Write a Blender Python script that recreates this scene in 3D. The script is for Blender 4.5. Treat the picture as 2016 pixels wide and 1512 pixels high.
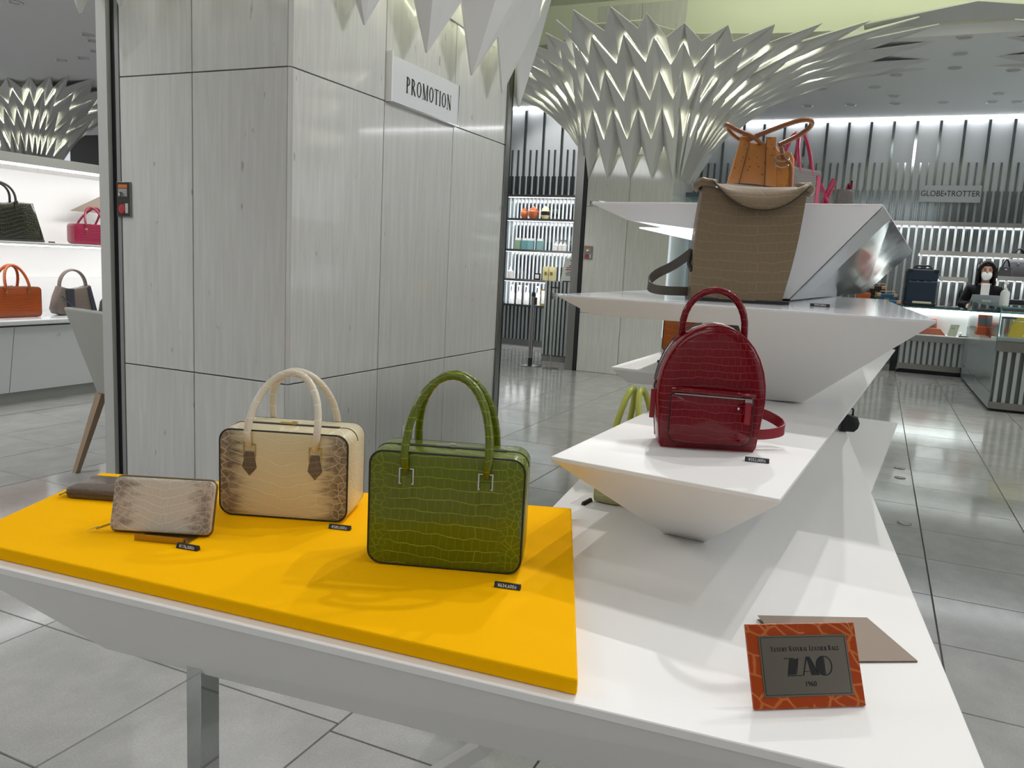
import bpy, bmesh, math, random
from mathutils import Vector, Matrix
random.seed(7)
for o in list(bpy.data.objects): bpy.data.objects.remove(o)
SC = bpy.context.scene
COL = SC.collection
# ---------------------------------------------------------------- camera
EYE = Vector((0, 0, 1.25)); F = 1590.0; CX, CY = 1008.0, 756.0
def _axes():
    Y = Vector((1732-CX, -(556-CY), -F)).normalized()
    p2 = (-2000, 556+0.0515*(-2000-1732))
    b = Vector((p2[0]-CX, -(p2[1]-CY), -F)).normalized()
    up = Y.cross(-b).normalized()
    if up.y < 0: up = -up
    X = Y.cross(up).normalized()
    return Matrix((X, Y, up))
CM = _axes()
cd = bpy.data.cameras.new('camera'); cam = bpy.data.objects.new('camera', cd); COL.objects.link(cam)
cam.matrix_world = Matrix.Translation(EYE) @ CM.to_4x4()
cd.sensor_width = 36; cd.lens = F/2016*36; cd.clip_start = .02
SC.camera = cam
def ray(px, py): return CM @ Vector((px-CX, -(py-CY), -F))
def G(px, py, z): d = ray(px, py); return EYE + d*((z-EYE.z)/d.z)
def AY(px, py, y): d = ray(px, py); return EYE + d*(y/d.y)
def AX(px, py, x): d = ray(px, py); return EYE + d*(x/d.x)
def PL(px, py, p0, n): d = ray(px, py); return EYE + d*((p0-EYE).dot(n)/d.dot(n))
# ---------------------------------------------------------------- world, lights, exposure
w = bpy.data.worlds.new('world'); SC.world = w; w.use_nodes = True
w.node_tree.nodes['Background'].inputs[0].default_value = (.90, .95, 1.0, 1)
w.node_tree.nodes['Background'].inputs[1].default_value = .75
SC.view_settings.view_transform = 'Standard'; SC.view_settings.look = 'None'
SC.view_settings.exposure = 0.0; SC.view_settings.gamma = 1; SC.view_settings.use_curve_mapping = False
def spot(loc, tgt, e, ang=60, rad=.03, col=(1, .985, .975), blend=.5):  # used for the hall downlights and for added spots
    l = bpy.data.lights.new('spot_lamp', 'SPOT'); l.energy = e; l.spot_size = math.radians(ang)
    l.spot_blend = blend; l.shadow_soft_size = rad; l.color = col
    o = bpy.data.objects.new('spot_lamp', l); COL.objects.link(o); o.location = loc
    o.rotation_euler = (Vector(tgt)-Vector(loc)).to_track_quat('-Z', 'Y').to_euler()
def area(loc, tgt, e, sx, sy, col=(1, 1, 1)):  # used for shelf and cove lights and for added fill panels
    l = bpy.data.lights.new('area_lamp', 'AREA'); l.energy = e; l.shape = 'RECTANGLE'; l.size = sx; l.size_y = sy; l.color = col
    o = bpy.data.objects.new('area_lamp', l); COL.objects.link(o); o.location = loc
    o.rotation_euler = (Vector(tgt)-Vector(loc)).to_track_quat('-Z', 'Y').to_euler()
ZC = 3.66
for x, y, z, tx, ty, e in ((.45, 2.9, ZC-.04, -.15, 1.9, 85), (.75, 4.3, ZC-.04, -.2, 2.0, 100), (-.95, 4.2, 3.35, -.75, 1.8, 105), (-.45, 3.0, 3.4, -.75, 1.2, 75),
                        (-1.5, 3.3, 3.3, -1.1, 1.2, 50), (1.6, 1.6, ZC-.04, 0, 1.4, 42), (.1, .35, ZC-.04, -.4, 1.3, 22)):
    spot((x, y, z), (tx, ty, .7), e*.80, 58, .018)
for x, y, e in ((1.5, 5.2, 70), (2.6, 8.6, 110), (-1.0, 6.9, 110), (-.5, 10.6, 60), (.9, 11.9, 70), (2.2, 12.2, 70), (-4.2, 8.0, 70), (-4.0, 5.6, 60), (-4.9, 3.6, 60), (-3.9, 10.9, 60), (-7.5, 7.0, 60)):
    spot((x, y, ZC-.04), (x, y, 0), e, 95, .04)
area((-.6, -1.6, ZC-.03), (-.6, -.6, 0), 55, 4, 2.0, (.97, .985, 1)); area((4.2, 3.0, ZC-.03), (2.2, 3.2, .3), 90, 2.5, 4, (.97, .985, 1)); area((-5.2, .6, ZC-.03), (-4.8, 1.2, 0), 120, 2, 2, (.97, .985, 1))  # added soft fill from front, right and left, no fixtures there
for x in (-3.5, -1.2, 1.1, 3.4): spot((x, -1.5, ZC-.04), (x, -3.0, .8), 210, 75, .05)  # spots added to wash the unseen front wall, its bounce lights tier fronts
spot((2.0, 3.6, ZC-.04), (-2.17, 3.6, 1.4), 330, 50, .55)  # added wide spot that brightens the right face of the near pillar
spot((-4.6, 10.7, ZC-.04), (-4.6, 12.0, 2.5), 60, 80, .05)  # added spot for the dim wall strips between the pillars
spot((.3, 11.2, ZC-.04), (.6, 13.6, 2.2), 60, 80, .3); spot((3.0, 8.0, ZC-.04), (2.2, 9.6, .5), 110, 60, .05)  # the spot on the right counter is added to brighten its flutes
spot((-1.7, 7.2, 4.2), (-.85, 3.3, .9), 420, 22, .04)  # narrow spot added to lift the top of the left wing tier
spot((-8.2, 5.2, ZC-.04), (-8.2, 5.2, 0), 150, 95, .04); spot((-10.5, 7.5, ZC-.04), (-10.5, 7.5, 0), 150, 95, .04)
spot((-4.3, 1.6, ZC-.04), (-4.3, 2.6, 0), 60, 90, .04)
# ---------------------------------------------------------------- materials
def lin(c):
    if isinstance(c, str): c = [int(c[i:i+2], 16) for i in (1, 3, 5)]
    return tuple(((v/255)/12.92 if v/255 <= .04045 else ((v/255+.055)/1.055)**2.4) for v in c) + (1,)
def mat(name, c, rough=.5, metal=0, coat=0, emit=None, es=0, spec=.5):
    m = bpy.data.materials.new(name); m.use_nodes = True
    b = m.node_tree.nodes['Principled BSDF']
    b.inputs['Base Color'].default_value = lin(c); b.inputs['Roughness'].default_value = rough
    b.inputs['Metallic'].default_value = metal; b.inputs['Coat Weight'].default_value = coat
    b.inputs['Coat Roughness'].default_value = .06; b.inputs['Specular IOR Level'].default_value = spec
    if emit: b.inputs['Emission Color'].default_value = lin(emit); b.inputs['Emission Strength'].default_value = es
    return m
class NT:
    def __init__(s, m): s.t = m.node_tree; s.b = s.t.nodes['Principled BSDF']
    def n(s, typ, **kw):
        n = s.t.nodes.new(typ)
        for k, v in kw.items(): setattr(n, k, v)
        return n
    def l(s, a, b): s.t.links.new(a, b)
    def m(s, op, a, b=None, c=None):
        n = s.t.nodes.new('ShaderNodeMath'); n.operation = op
        for i, v in enumerate((a, b, c)):
            if v is None: continue
            if isinstance(v, (int, float)): n.inputs[i].default_value = v
            else: s.l(v, n.inputs[i])
        return n.outputs[0]
    def mix(s, f, a, b):
        n = s.t.nodes.new('ShaderNodeMix'); n.data_type = 'RGBA'
        for i, v in ((0, f), (6, a), (7, b)):
            if isinstance(v, tuple): n.inputs[i].default_value = v
            elif isinstance(v, (int, float)): n.inputs[i].default_value = v
            else: s.l(v, n.inputs[i])
        return n.outputs[2]
    def noise(s, vec, scale, detail=3, rough=.55):
        n = s.n('ShaderNodeTexNoise'); n.inputs['Scale'].default_value = scale; n.inputs['Detail'].default_value = detail; n.inputs['Roughness'].default_value = rough
        s.l(vec, n.inputs['Vector']); return n.outputs['Fac']
    def scaled(s, vec, sc):
        n = s.n('ShaderNodeVectorMath', operation='MULTIPLY'); s.l(vec, n.inputs[0]); n.inputs[1].default_value = sc; return n.outputs[0]
    def smooth(s, v, a, b):
        n = s.n('ShaderNodeMapRange', interpolation_type='SMOOTHSTEP'); s.l(v, n.inputs[0]); n.inputs[1].default_value = a; n.inputs[2].default_value = b; return n.outputs[0]
    def bump(s, h, st, d):
        n = s.n('ShaderNodeBump'); n.inputs['Strength'].default_value = st; n.inputs['Distance'].default_value = d; s.l(h, n.inputs['Height']); s.l(n.outputs[0], s.b.inputs['Normal'])
def croc(name, base, groove, rough=.28, rowh=.02, colw=.016, w=.28, side=None, coat=.35, v_shape=.12, ga=.75, bump=.5, cw=.45):
    m = mat(name, base, rough, coat=coat, spec=.3); t = NT(m)
    tc = t.n('ShaderNodeTexCoord').outputs['Object']
    sp = t.n('ShaderNodeSeparateXYZ'); t.l(tc, sp.inputs[0])
    u = t.m('ADD', sp.outputs[0], sp.outputs[1]); au = t.m('ABSOLUTE', sp.outputs[0]); sn_ = t.n('ShaderNodeSeparateXYZ'); t.l(t.n('ShaderNodeTexCoord').outputs['Normal'], sn_.inputs[0]); fy = t.m('ABSOLUTE', sn_.outputs[1])
    n1 = t.noise(tc, 9, 2); n2 = t.noise(tc, 38, 2); n3 = t.noise(tc, 5, 3)
    v = t.m('ADD', t.m('MULTIPLY_ADD', au, -v_shape, sp.outputs[2]), t.m('MULTIPLY', t.m('SUBTRACT', n1, .5), .03))
    v = t.m('ADD', v, t.m('MULTIPLY', t.m('SUBTRACT', n2, .5), .006))
    u2 = t.m('ADD', u, t.m('MULTIPLY', t.m('SUBTRACT', n2, .5), .010))
    cb = t.n('ShaderNodeCombineXYZ'); t.l(u2, cb.inputs[0]); t.l(v, cb.inputs[1])
    def brick(bw, ms, sm):
        n = t.n('ShaderNodeTexBrick'); n.offset = .37; n.squash = 1.0
        for k, val in (('Scale', 1), ('Mortar Size', ms), ('Mortar Smooth', sm), ('Bias', 0), ('Brick Width', bw), ('Row Height', rowh)): n.inputs[k].default_value = val
        t.l(cb.outputs[0], n.inputs['Vector']); return n.outputs['Fac']
    rows = brick(5.0, .0011, .6); cells = brick(colw, .0008, .6)
    gr = t.m('MAXIMUM', rows, t.m('MULTIPLY', cells, cw))
    vo = t.n('ShaderNodeTexVoronoi', feature='DISTANCE_TO_EDGE', voronoi_dimensions='2D'); vo.inputs['Scale'].default_value = 1/(colw*.95)
    cb2 = t.n('ShaderNodeCombineXYZ'); t.l(u2, cb2.inputs[0]); t.l(t.m('MULTIPLY', sp.outputs[2], 1.15), cb2.inputs[1]); t.l(cb2.outputs[0], vo.inputs['Vector'])
    vg = t.m('SUBTRACT', 1, t.smooth(vo.outputs['Distance'], .02, .10))
    ms = t.smooth(t.m('ADD', au, t.m('MULTIPLY', t.m('SUBTRACT', n3, .5), .06)), w*.33, w*.43)
    g = t.m('ADD', t.m('MULTIPLY', gr, t.m('SUBTRACT', 1, ms)), t.m('MULTIPLY', vg, t.m('MULTIPLY', ms, .7)))
    col = t.mix(t.m('MULTIPLY', n3, .35), lin(base), tuple(c*.6 for c in lin(base)[:3])+(1,))
    if side:
        wob = t.m('ADD', au, t.m('MULTIPLY', t.m('SUBTRACT', t.noise(t.scaled(tc, (1, 1, 6)), 14, 4), .5), .10))
        ms2 = t.smooth(wob, w*.22, w*.43)
        mott = t.noise(tc, 60, 4)
        col = t.mix(t.m('MULTIPLY', ms2, fy), col, t.mix(t.smooth(mott, .4, .65), lin(side), tuple(c*1.9 for c in lin(side)[:3])+(1,)))
    col = t.mix(t.m('MULTIPLY', g, ga), col, lin(groove))
    t.l(col, t.b.inputs['Base Color'])
    t.bump(t.m('SUBTRACT', 1, g), bump, .0012)
    return m
def marble(name, c1, c2, rough=.1, sc=(6, 6, 1.1), spec=.5, spots=True):
    m = mat(name, c1, rough, spec=spec); t = NT(m)
    tc = t.n('ShaderNodeTexCoord').outputs['Object']
    oi = t.n('ShaderNodeObjectInfo'); ad = t.n('ShaderNodeVectorMath', operation='ADD'); t.l(tc, ad.inputs[0])
    mm = t.n('ShaderNodeVectorMath', operation='SCALE'); cb = t.n('ShaderNodeCombineXYZ')
    for i in range(3): t.l(oi.outputs['Random'], cb.inputs[i])
    t.l(cb.outputs[0], mm.inputs[0]); mm.inputs['Scale'].default_value = 37; t.l(mm.outputs[0], ad.inputs[1])
    n = t.noise(t.scaled(ad.outputs[0], sc), 3.0, 6, .6)
    f = t.smooth(n, .3, .75)
    col = t.mix(f, lin(c1), lin(c2))
    if spots:
        s2 = t.noise(t.scaled(ad.outputs[0], (26, 26, 9)), 1.0, 2)
        col = t.mix(t.m('MULTIPLY', t.smooth(s2, .70, .78), .45), col, lin('#55554f'))
    col = t.mix(t.m('MULTIPLY', oi.outputs['Random'], .10), col, lin('#7d7d78'))
    t.l(col, t.b.inputs['Base Color'])
    return m
def glassy(name, tint=(.95, 1, .99, 1), fac=.10, rough=.02):
    m = bpy.data.materials.new(name); m.use_nodes = True; nt = m.node_tree; nt.nodes.clear()
    o = nt.nodes.new('ShaderNodeOutputMaterial'); tr = nt.nodes.new('ShaderNodeBsdfTransparent'); tr.inputs[0].default_value = tint
    gl = nt.nodes.new('ShaderNodeBsdfGlossy'); gl.inputs['Roughness'].default_value = rough
    fr = nt.nodes.new('ShaderNodeFresnel'); fr.inputs[0].default_value = 1.5
    ad = nt.nodes.new('ShaderNodeMath'); ad.operation = 'MULTIPLY_ADD'; ad.inputs[1].default_value = .9; ad.inputs[2].default_value = fac*.3
    mx = nt.nodes.new('ShaderNodeMixShader')
    nt.links.new(fr.outputs[0], ad.inputs[0]); nt.links.new(ad.outputs[0], mx.inputs[0]); nt.links.new(tr.outputs[0], mx.inputs[1]); nt.links.new(gl.outputs[0], mx.inputs[2]); nt.links.new(mx.outputs[0], o.inputs[0])
    return m
M = {}
M['white'] = mat('white_lacquer', '#efeeec', .42); M['whitegl'] = mat('white_gloss', '#e6e8ec', .12, coat=.3)
M['ceil'] = mat('ceiling_paint', '#efefef', .7); M['plate'] = mat('canopy_plate', '#d6d6d4', .55)
M['coffer'] = mat('coffer_paint', '#dfe3cf', .7)
M['liner'] = mat('canopy_glow', '#eef0dc', .6, emit='#f2f3da', es=8.0)
M['led'] = mat('led_white', '#ffffff', .5, emit='#fbfcff', es=7)
M['ledsoft'] = mat('led_soft', '#ffffff', .5, emit='#f4f7ff', es=2.2); M['lit'] = mat('backlit_panel', '#e4e8ea', .5, emit='#f4f8ff', es=.42)
M['steel'] = mat('steel_trim', '#8f8e8a', .25, 1); M['mirror'] = mat('mirror', '#d9dcdc', .04, 1)
M['chrome'] = mat('chrome', '#cfcfcd', .12, 1); M['gold'] = mat('pale_gold', '#c9b26a', .22, 1); M['brass'] = mat('brass', '#a8914c', .35, 1)
M['black'] = mat('black_plastic', '#151518', .4); M['gap'] = mat('joint_olive', '#85826f', .8); M['dark'] = mat('dark_fabric', '#26262a', .7)  # gap is the olive colour of the pillar joints themselves
M['marble'] = marble('pillar_marble', '#cfcfcb', '#dbdbd7', .06, (16, 16, 1.0))
M['tile'] = marble('floor_tile', '#a9a9a7', '#bab9b7', .10, (2.2, 1.6, 2), spots=False)
_t = NT(M['tile']); _tc = _t.n('ShaderNodeTexCoord').outputs['Object']; _src = _t.b.inputs['Base Color'].links[0].from_socket
_t.l(_t.mix(_t.m('MULTIPLY', _t.smooth(_t.noise(_tc, 170, 3, .7), .35, .7), .35), _src, lin('#8b8b89')), _t.b.inputs['Base Color'])
M['grout'] = mat('floor_grout', '#4c4c4a', .8)
M['slat'] = mat('mirror_strip', '#828b8c', .12, 1); M['flute'] = mat('fluted_glass', '#b4bbbb', .30, .6); M['wallw'] = mat('wall_white', '#c9cdcf', .5)
M['wood'] = mat('pale_wood', '#a08a72', .5); M['chair'] = mat('grey_leather', '#a9a9a3', .5)
M['taupe'] = mat('taupe_board', '#8d7d6e', .6); M['glass'] = glassy('glass'); M['glassedge'] = mat('glass_edge', '#4f8a84', .1)
M['txt'] = mat('ink_black', '#101012', .5); M['txtw'] = mat('ink_white', '#e8e8ec', .5); M['grey'] = mat('grey_paint', '#8a8b8a', .5)
M['paper'] = mat('white_paper', '#eeeeec', .7); M['red'] = mat('red_print', '#b0303a', .5); M['orange'] = mat('orange_print', '#c8702a', .5)
# ---------------------------------------------------------------- mesh builder
class MB:
    def __init__(s): s.v = []; s.f = []
    def add(s, vs, fs):
        k = len(s.v); s.v += [tuple(v) for v in vs]; s.f += [tuple(i+k for i in f) for f in fs]; return s
    def box(s, x0, x1, y0, y1, z0, z1):
        return s.add([(x0, y0, z0), (x1, y0, z0), (x1, y1, z0), (x0, y1, z0), (x0, y0, z1), (x1, y0, z1), (x1, y1, z1), (x0, y1, z1)],
                     [(0, 3, 2, 1), (4, 5, 6, 7), (0, 1, 5, 4), (1, 2, 6, 5), (2, 3, 7, 6), (3, 0, 4, 7)])
    def cbox(s, c, sx, sy, sz): return s.box(c[0]-sx/2, c[0]+sx/2, c[1]-sy/2, c[1]+sy/2, c[2]-sz/2, c[2]+sz/2)
    def loft(s, rings, caps=True, closed=True):
        n = len(rings[0]); vs = [p for r in rings for p in r]; fs = []
        for a in range(len(rings)-1):
            for i in range(n if closed else n-1):
                j = (i+1) % n; fs.append((a*n+i, a*n+j, (a+1)*n+j, (a+1)*n+i))
        if caps: fs.append(tuple(range(n-1, -1, -1))); fs.append(tuple((len(rings)-1)*n+i for i in range(n)))
        return s.add(vs, fs)
    def prism(s, a, b):   # two polygons with the same number of corners
        return s.loft([a, b])
    def tube(s, pts, r, n=8, closed=False, sq=None):
        pts = [Vector(p) for p in pts]; rings = []; N = len(pts); prev = None
        for i, p in enumerate(pts):
            if closed: t = pts[(i+1) % N]-pts[i-1]
            else: t = pts[min(i+1, N-1)]-pts[max(i-1, 0)]
            t.normalize()
            if prev is None:
                a = Vector((0, 0, 1)) if abs(t.z) < .8 else Vector((0, 1, 0))
                u = a.cross(t).normalized()
            else: u = (prev-t*prev.dot(t)).normalized()
            prev = u; v = t.cross(u); rr = r[i] if isinstance(r, (list, tuple)) else r
            ru, rv = (rr, rr) if sq is None else sq
            rings.append([p+u*math.cos(q*2*math.pi/n+(math.pi/4 if n == 4 else 0))*ru+v*math.sin(q*2*math.pi/n+(math.pi/4 if n == 4 else 0))*rv for q in range(n)])
        if closed: rings.append(rings[0]); return s.loft(rings, False)
        return s.loft(rings)
    def lathe(s, prof, n=16, c=(0, 0, 0)):
        return s.loft([[(c[0]+r*math.cos(q*2*math.pi/n), c[1]+r*math.sin(q*2*math.pi/n), c[2]+z) for q in range(n)] for r, z in prof])
    def ell(s, c, rx, ry, rz, n=12, m=8):
        R = []
        for a in range(m+1):
            th = -math.pi/2+math.pi*a/m; k = max(math.cos(th), .02)
            R.append([(c[0]+rx*k*math.cos(q*2*math.pi/n), c[1]+ry*k*math.sin(q*2*math.pi/n), c[2]+rz*math.sin(th)) for q in range(n)])
        return s.loft(R)
    def mesh(s, name, mt, smooth=False):
        me = bpy.data.meshes.new(name); me.from_pydata(s.v, [], s.f); me.update()
        bm = bmesh.new(); bm.from_mesh(me); bmesh.ops.recalc_face_normals(bm, faces=bm.faces); bm.to_mesh(me); bm.free()
        if smooth:
            for p in me.polygons: p.use_smooth = True
        me.materials.append(mt); return me
    def obj(s, name, mt, parent=None, smooth=False, bevel=0, seg=2, auto=None):
        me = s.mesh(name, mt, smooth); o = bpy.data.objects.new(name, me); COL.objects.link(o)
        if parent: o.parent = parent
        if bevel:
            b = o.modifiers.new('bevel', 'BEVEL'); b.width = bevel; b.segments = seg; b.limit_method = 'ANGLE'; b.angle_limit = .6
        if auto and smooth: me.set_sharp_from_angle(angle=math.radians(auto))
        return o
def tag(o, label, cat, group=None):
    o['label'] = label; o['category'] = cat
    if group: o['group'] = group
    return o
def thing(name, label, cat, loc=(0, 0, 0), rz=0, group=None):
    o = bpy.data.objects.new(name, None); o.empty_display_size = .05; COL.objects.link(o); o.location = loc; o.rotation_euler = (0, 0, rz)
    return tag(o, label, cat, group)
def struct(name, mb, m, parent=None, **k):
    o = mb.obj(name, m, parent, **k)
    if not parent: o['kind'] = 'structure'
    return o
def dup(o, loc=None, parent=None, label=None):
    c = o.copy(); COL.objects.link(c)
    if parent: c.parent = parent
    if loc is not None: c.location = loc
    if label: c['label'] = label
    for ch in list(o.children): dup(ch, None, c)
    return c
def inst(name, me, parent, loc=(0, 0, 0), rz=0):
    o = bpy.data.objects.new(name, me); COL.objects.link(o); o.parent = parent; o.location = loc; o.rotation_euler = (0, 0, rz); return o
def rr(w, h, r, n=6, z0=0):
    pts = []
    for cx, cz, a0 in ((w/2-r, z0+h-r, 0), (-w/2+r, z0+h-r, 90), (-w/2+r, z0+r, 180), (w/2-r, z0+r, 270)):
        for i in range(n+1):
            a = math.radians(a0+90*i/n); pts.append((cx+r*math.cos(a), cz+r*math.sin(a)))
    return pts
# ---- lettering
def text_mesh(s, size):
    c = bpy.data.curves.new('t', 'FONT'); c.body = s; c.size = size; c.align_x = 'CENTER'; c.align_y = 'CENTER'; c.resolution_u = 3
    o = bpy.data.objects.new('t', c); me = bpy.data.meshes.new_from_object(o)
    vs = [v.co.copy() for v in me.vertices]; fs = [tuple(p.vertices) for p in me.polygons]
    bpy.data.objects.remove(o); bpy.data.curves.remove(c); bpy.data.meshes.remove(me)
    return vs, fs
def put_text(vf, name, m, parent, o, ex, ey, sx=1, n=None):
    o, ex, ey = Vector(o), Vector(ex).normalized(), Vector(ey).normalized()
    b = MB(); b.add([o+ex*v[0]*sx+ey*v[1] for v in vf[0]], vf[1])
    me = bpy.data.meshes.new(name); me.from_pydata(b.v, [], b.f); me.materials.append(m)
    ob = bpy.data.objects.new(name, me); COL.objects.link(ob); ob.parent = parent; return ob
TK, TN = .16, .058
def _st(x, y0=0, y1=1, w=TK): return [('s', x, y0, x, y1, w), ('s', x-.14, y0+.02, x+.14, y0+.02, .04), ('s', x-.14, y1-.02, x+.14, y1-.02, .04)]
SERIF = {
 'A': (.78, [('s', .39, 1, .08, 0, TN), ('s', .39, 1, .68, 0, TK), ('s', .2, .36, .56, .36, TN), ('s', 0, .02, .2, .02, .04), ('s', .55, .02, .8, .02, .04)]),
 'B': (.66, _st(.16)+[('a', .22, .75, .28, .25, -90, 90), ('a', .22, .26, .34, .26, -90, 90)]),
 'E': (.64, _st(.16)+[('s', .16, .975, .56, .975, TN), ('s', .16, .5, .44, .5, TN), ('s', .16, .025, .6, .025, TN), ('s', .56, 1, .56, .8, .04), ('s', .6, 0, .6, .22, .04)]),
 'G': (.78, [('a', .42, .5, .38, .5, 45, 315), ('s', .68, .02, .68, .42, TK), ('s', .54, .42, .8, .42, .04), ('s', .68, .98, .68, .76, .04)]),
 'H': (.8, _st(.16)+_st(.64)+[('s', .16, .5, .64, .5, TN)]),
 'I': (.34, _st(.17)),
 'L': (.6, _st(.16)+[('s', .16, .025, .56, .025, TN), ('s', .56, 0, .56, .24, .04)]),
 'M': (.96, [('s', .14, 0, .14, 1, TN), ('s', .14, 1, .48, 0, TK), ('s', .48, 0, .8, 1, TN), ('s', .82, 0, .82, 1, TK), ('s', .02, .02, .26, .02, .04), ('s', .68, .02, .95, .02, .04), ('s', .02, .98, .16, .98, .04), ('s', .8, .98, .95, .98, .04)]),
 'N': (.82, [('s', .14, 0, .14, 1, TN), ('s', .14, 1, .66, 0, TK), ('s', .66, 0, .66, 1, TN), ('s', .02, .02, .26, .02, .04), ('s', .54, .98, .78, .98, .04), ('s', .02, .98, .16, .98, .04)]),
 'O': (.84, [('a', .42, .5, .37, .5, 0, 360)]),
 'P': (.66, _st(.16)+[('a', .24, .73, .34, .27, -90, 90), ('s', .16, .46, .24, .46, TN), ('s', .16, .98, .24, .98, TN)]),
 'R': (.74, _st(.16)+[('a', .24, .74, .32, .26, -90, 90), ('s', .16, .48, .24, .48, TN), ('s', .32, .48, .64, .02, TK), ('s', .56, .02, .76, .02, .04)]),
 'S': (.6, [('a', .3, .75, .22, .25, 20, 250), ('a', .3, .27, .24, .27, -160, 95), ('s', .5, .98, .5, .76, .04), ('s', .08, .02, .08, .24, .04)]),
 'T': (.7, _st(.35)+[('s', .03, .975, .67, .975, TN), ('s', .03, 1, .03, .78, .04), ('s', .67, 1, .67, .78, .04)]),
 'U': (.78, [('s', .18, 1, .18, .3, TK), ('a', .39, .3, .21, .3, 180, 360), ('s', .6, 1, .6, .3, TN), ('s', .04, .98, .32, .98, .04), ('s', .48, .98, .74, .98, .04)]),
 'X': (.76, [('s', .1, 1, .62, 0, TK), ('s', .62, 1, .1, 0, TN), ('s', 0, .98, .24, .98, .04), ('s', .5, .98, .74, .98, .04), ('s', 0, .02, .24, .02, .04), ('s', .5, .02, .76, .02, .04)]),
 'Y': (.72, [('s', .1, 1, .36, .48, TK), ('s', .62, 1, .36, .48, TN), ('s', .36, .5, .36, 0, TK), ('s', 0, .98, .24, .98, .04), ('s', .5, .98, .74, .98, .04), ('s', .22, .02, .5, .02, .04)])}
def serif(word, h, caps_small=None):
    vs, fs, x = [], [], 0
    def q(a, b, wa, wb):
        d = Vector((b[0]-a[0], b[1]-a[1])); L = d.length or 1; n = Vector((-d.y, d.x))/L
        k = len(vs)
        for p, s_ in ((a, wa), (b, wb)):
            vs.append((p[0]+n.x*s_/2, p[1]+n.y*s_/2, 0)); vs.append((p[0]-n.x*s_/2, p[1]-n.y*s_/2, 0))
        fs.append((k, k+1, k+3, k+2))
    for i, ch in enumerate(word):
        if ch == ' ': x += h*.35; continue
        hs = h*(caps_small if caps_small and ch.islower() else 1)
        wd, st = SERIF[ch.upper()]
        for s_ in st:
            if s_[0] == 's': q((x+s_[1]*hs, s_[2]*hs), (x+s_[3]*hs, s_[4]*hs), s_[5]*hs, s_[5]*hs)
            else:
                _, cx, cy, rx, ry, a0, a1 = s_; N = 14
                P = []
                for k in range(N+1):
                    a = math.radians(a0+(a1-a0)*k/N); ww = TN+(TK-TN)*abs(math.cos(a))**1.3
                    P.append(((x+(cx+(rx-ww/2)*math.cos(a))*hs, (cy+(ry-ww/2)*math.sin(a))*hs), ww*hs))
                for (p, wa), (r_, wb) in zip(P, P[1:]): q(p, r_, wa, wb)
        x += (wd+.10)*hs
    return [(v[0]-x/2, v[1]-h/2, 0) for v in vs], fs
# ================================================================ floor
S_ = .9615
floor = struct('floor', MB().box(-17, 9.5, -3, 14.4, -.06, -.004), M['grout'])
xs_l = [-5.784, -5.23, -4.66, -4.10, -3.54, -3.0]
xs_m = [-3.0, -2.465, -1.785, -1.25]
xs_r = [-1.25]+[-.688+.515*k for k in range(0, 14)]
ys_l = [1.74-.54*4]+[1.74-.54*k for k in (3, 2, 1)]+[1.74, 2.30]+[2.872+.561*k for k in range(0, 22)]
ys_m = [1.22-.52*k for k in (7, 6, 5, 4, 3, 2, 1)]+[1.22, 1.74, 2.25, 2.76, 3.27, 3.78]+[4.288+.5635*k for k in range(0, 19)]
ys_r = [3.221+.507*k for k in range(-12, 23)]
tiles = []
for xs, ys in ((xs_l, ys_l), (xs_m, ys_m), (xs_r, ys_r)):
    for x0, x1 in zip(xs, xs[1:]):
        for y0, y1 in zip(ys, ys[1:]): tiles.append((x0*S_, x1*S_, y0*S_, y1*S_))
def vis(t):
    cx, cy = (t[0]+t[1])/2, (t[2]+t[3])/2
    c = CM.transposed() @ (Vector((cx, cy, 0))-EYE)
    if c.z > -.3: return None
    px, py = CX+F*c.x/-c.z, CY-F*c.y/-c.z
    return -c.z if -150 < px < 2170 and py < 1650 else None
def tile_bm(mb, cx, cy, sx, sy):
    g, b = .0022, .0012; x0, x1, y0, y1 = cx-sx/2+g, cx+sx/2-g, cy-sy/2+g, cy+sy/2-g
    mb.add([(x0, y0, -.004), (x1, y0, -.004), (x1, y1, -.004), (x0, y1, -.004), (x0+b, y0+b, 0), (x1-b, y0+b, 0), (x1-b, y1-b, 0), (x0+b, y1-b, 0)],
           [(4, 5, 6, 7), (0, 1, 5, 4), (1, 2, 6, 5), (2, 3, 7, 6), (3, 0, 4, 7)])
cache = {}; rest = MB(); order = sorted(tiles, key=lambda t: (vis(t) is None, vis(t) or 0)); cnt = 0
for t in order:
    sx, sy = t[1]-t[0], t[3]-t[2]; k = (round(sx, 3), round(sy, 3)); cx, cy = (t[0]+t[1])/2, (t[2]+t[3])/2
    if cnt < 298 and vis(t) is not None:
        if k not in cache:
            mb = MB(); tile_bm(mb, 0, 0, *k); cache[k] = mb.mesh('tile', M['tile'])
        inst('tile', cache[k], floor, (cx, cy, 0)); cnt += 1
    else: tile_bm(rest, cx, cy, sx, sy)
for i in range(26):
    for j in range(26): tile_bm(rest, -5.57-.54*(i+.5), 14.0-.54*(j+.5), .54, .54) if i < 20 else None
o = rest.obj('distant_tiles', M['tile'], floor); o['kind'] = 'stuff'
# small floor caps
for k, (px, py) in enumerate(((1780, 1031), (1771, 922), (1772, 941))):
    p = G(px, py, 0)
    o = MB().lathe([(.035, 0), (.035, .003), (.028, .005)], 16, (p.x, p.y, .0003)).obj('floor_cap', M['steel'])
    tag(o, ('round metal floor cap nearest the camera beside the white display table', 'round metal floor cap farthest from the camera on the right floor', 'round metal floor cap in the middle of the three on the right floor')[k], 'floor cap', 'metal floor caps')
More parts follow.
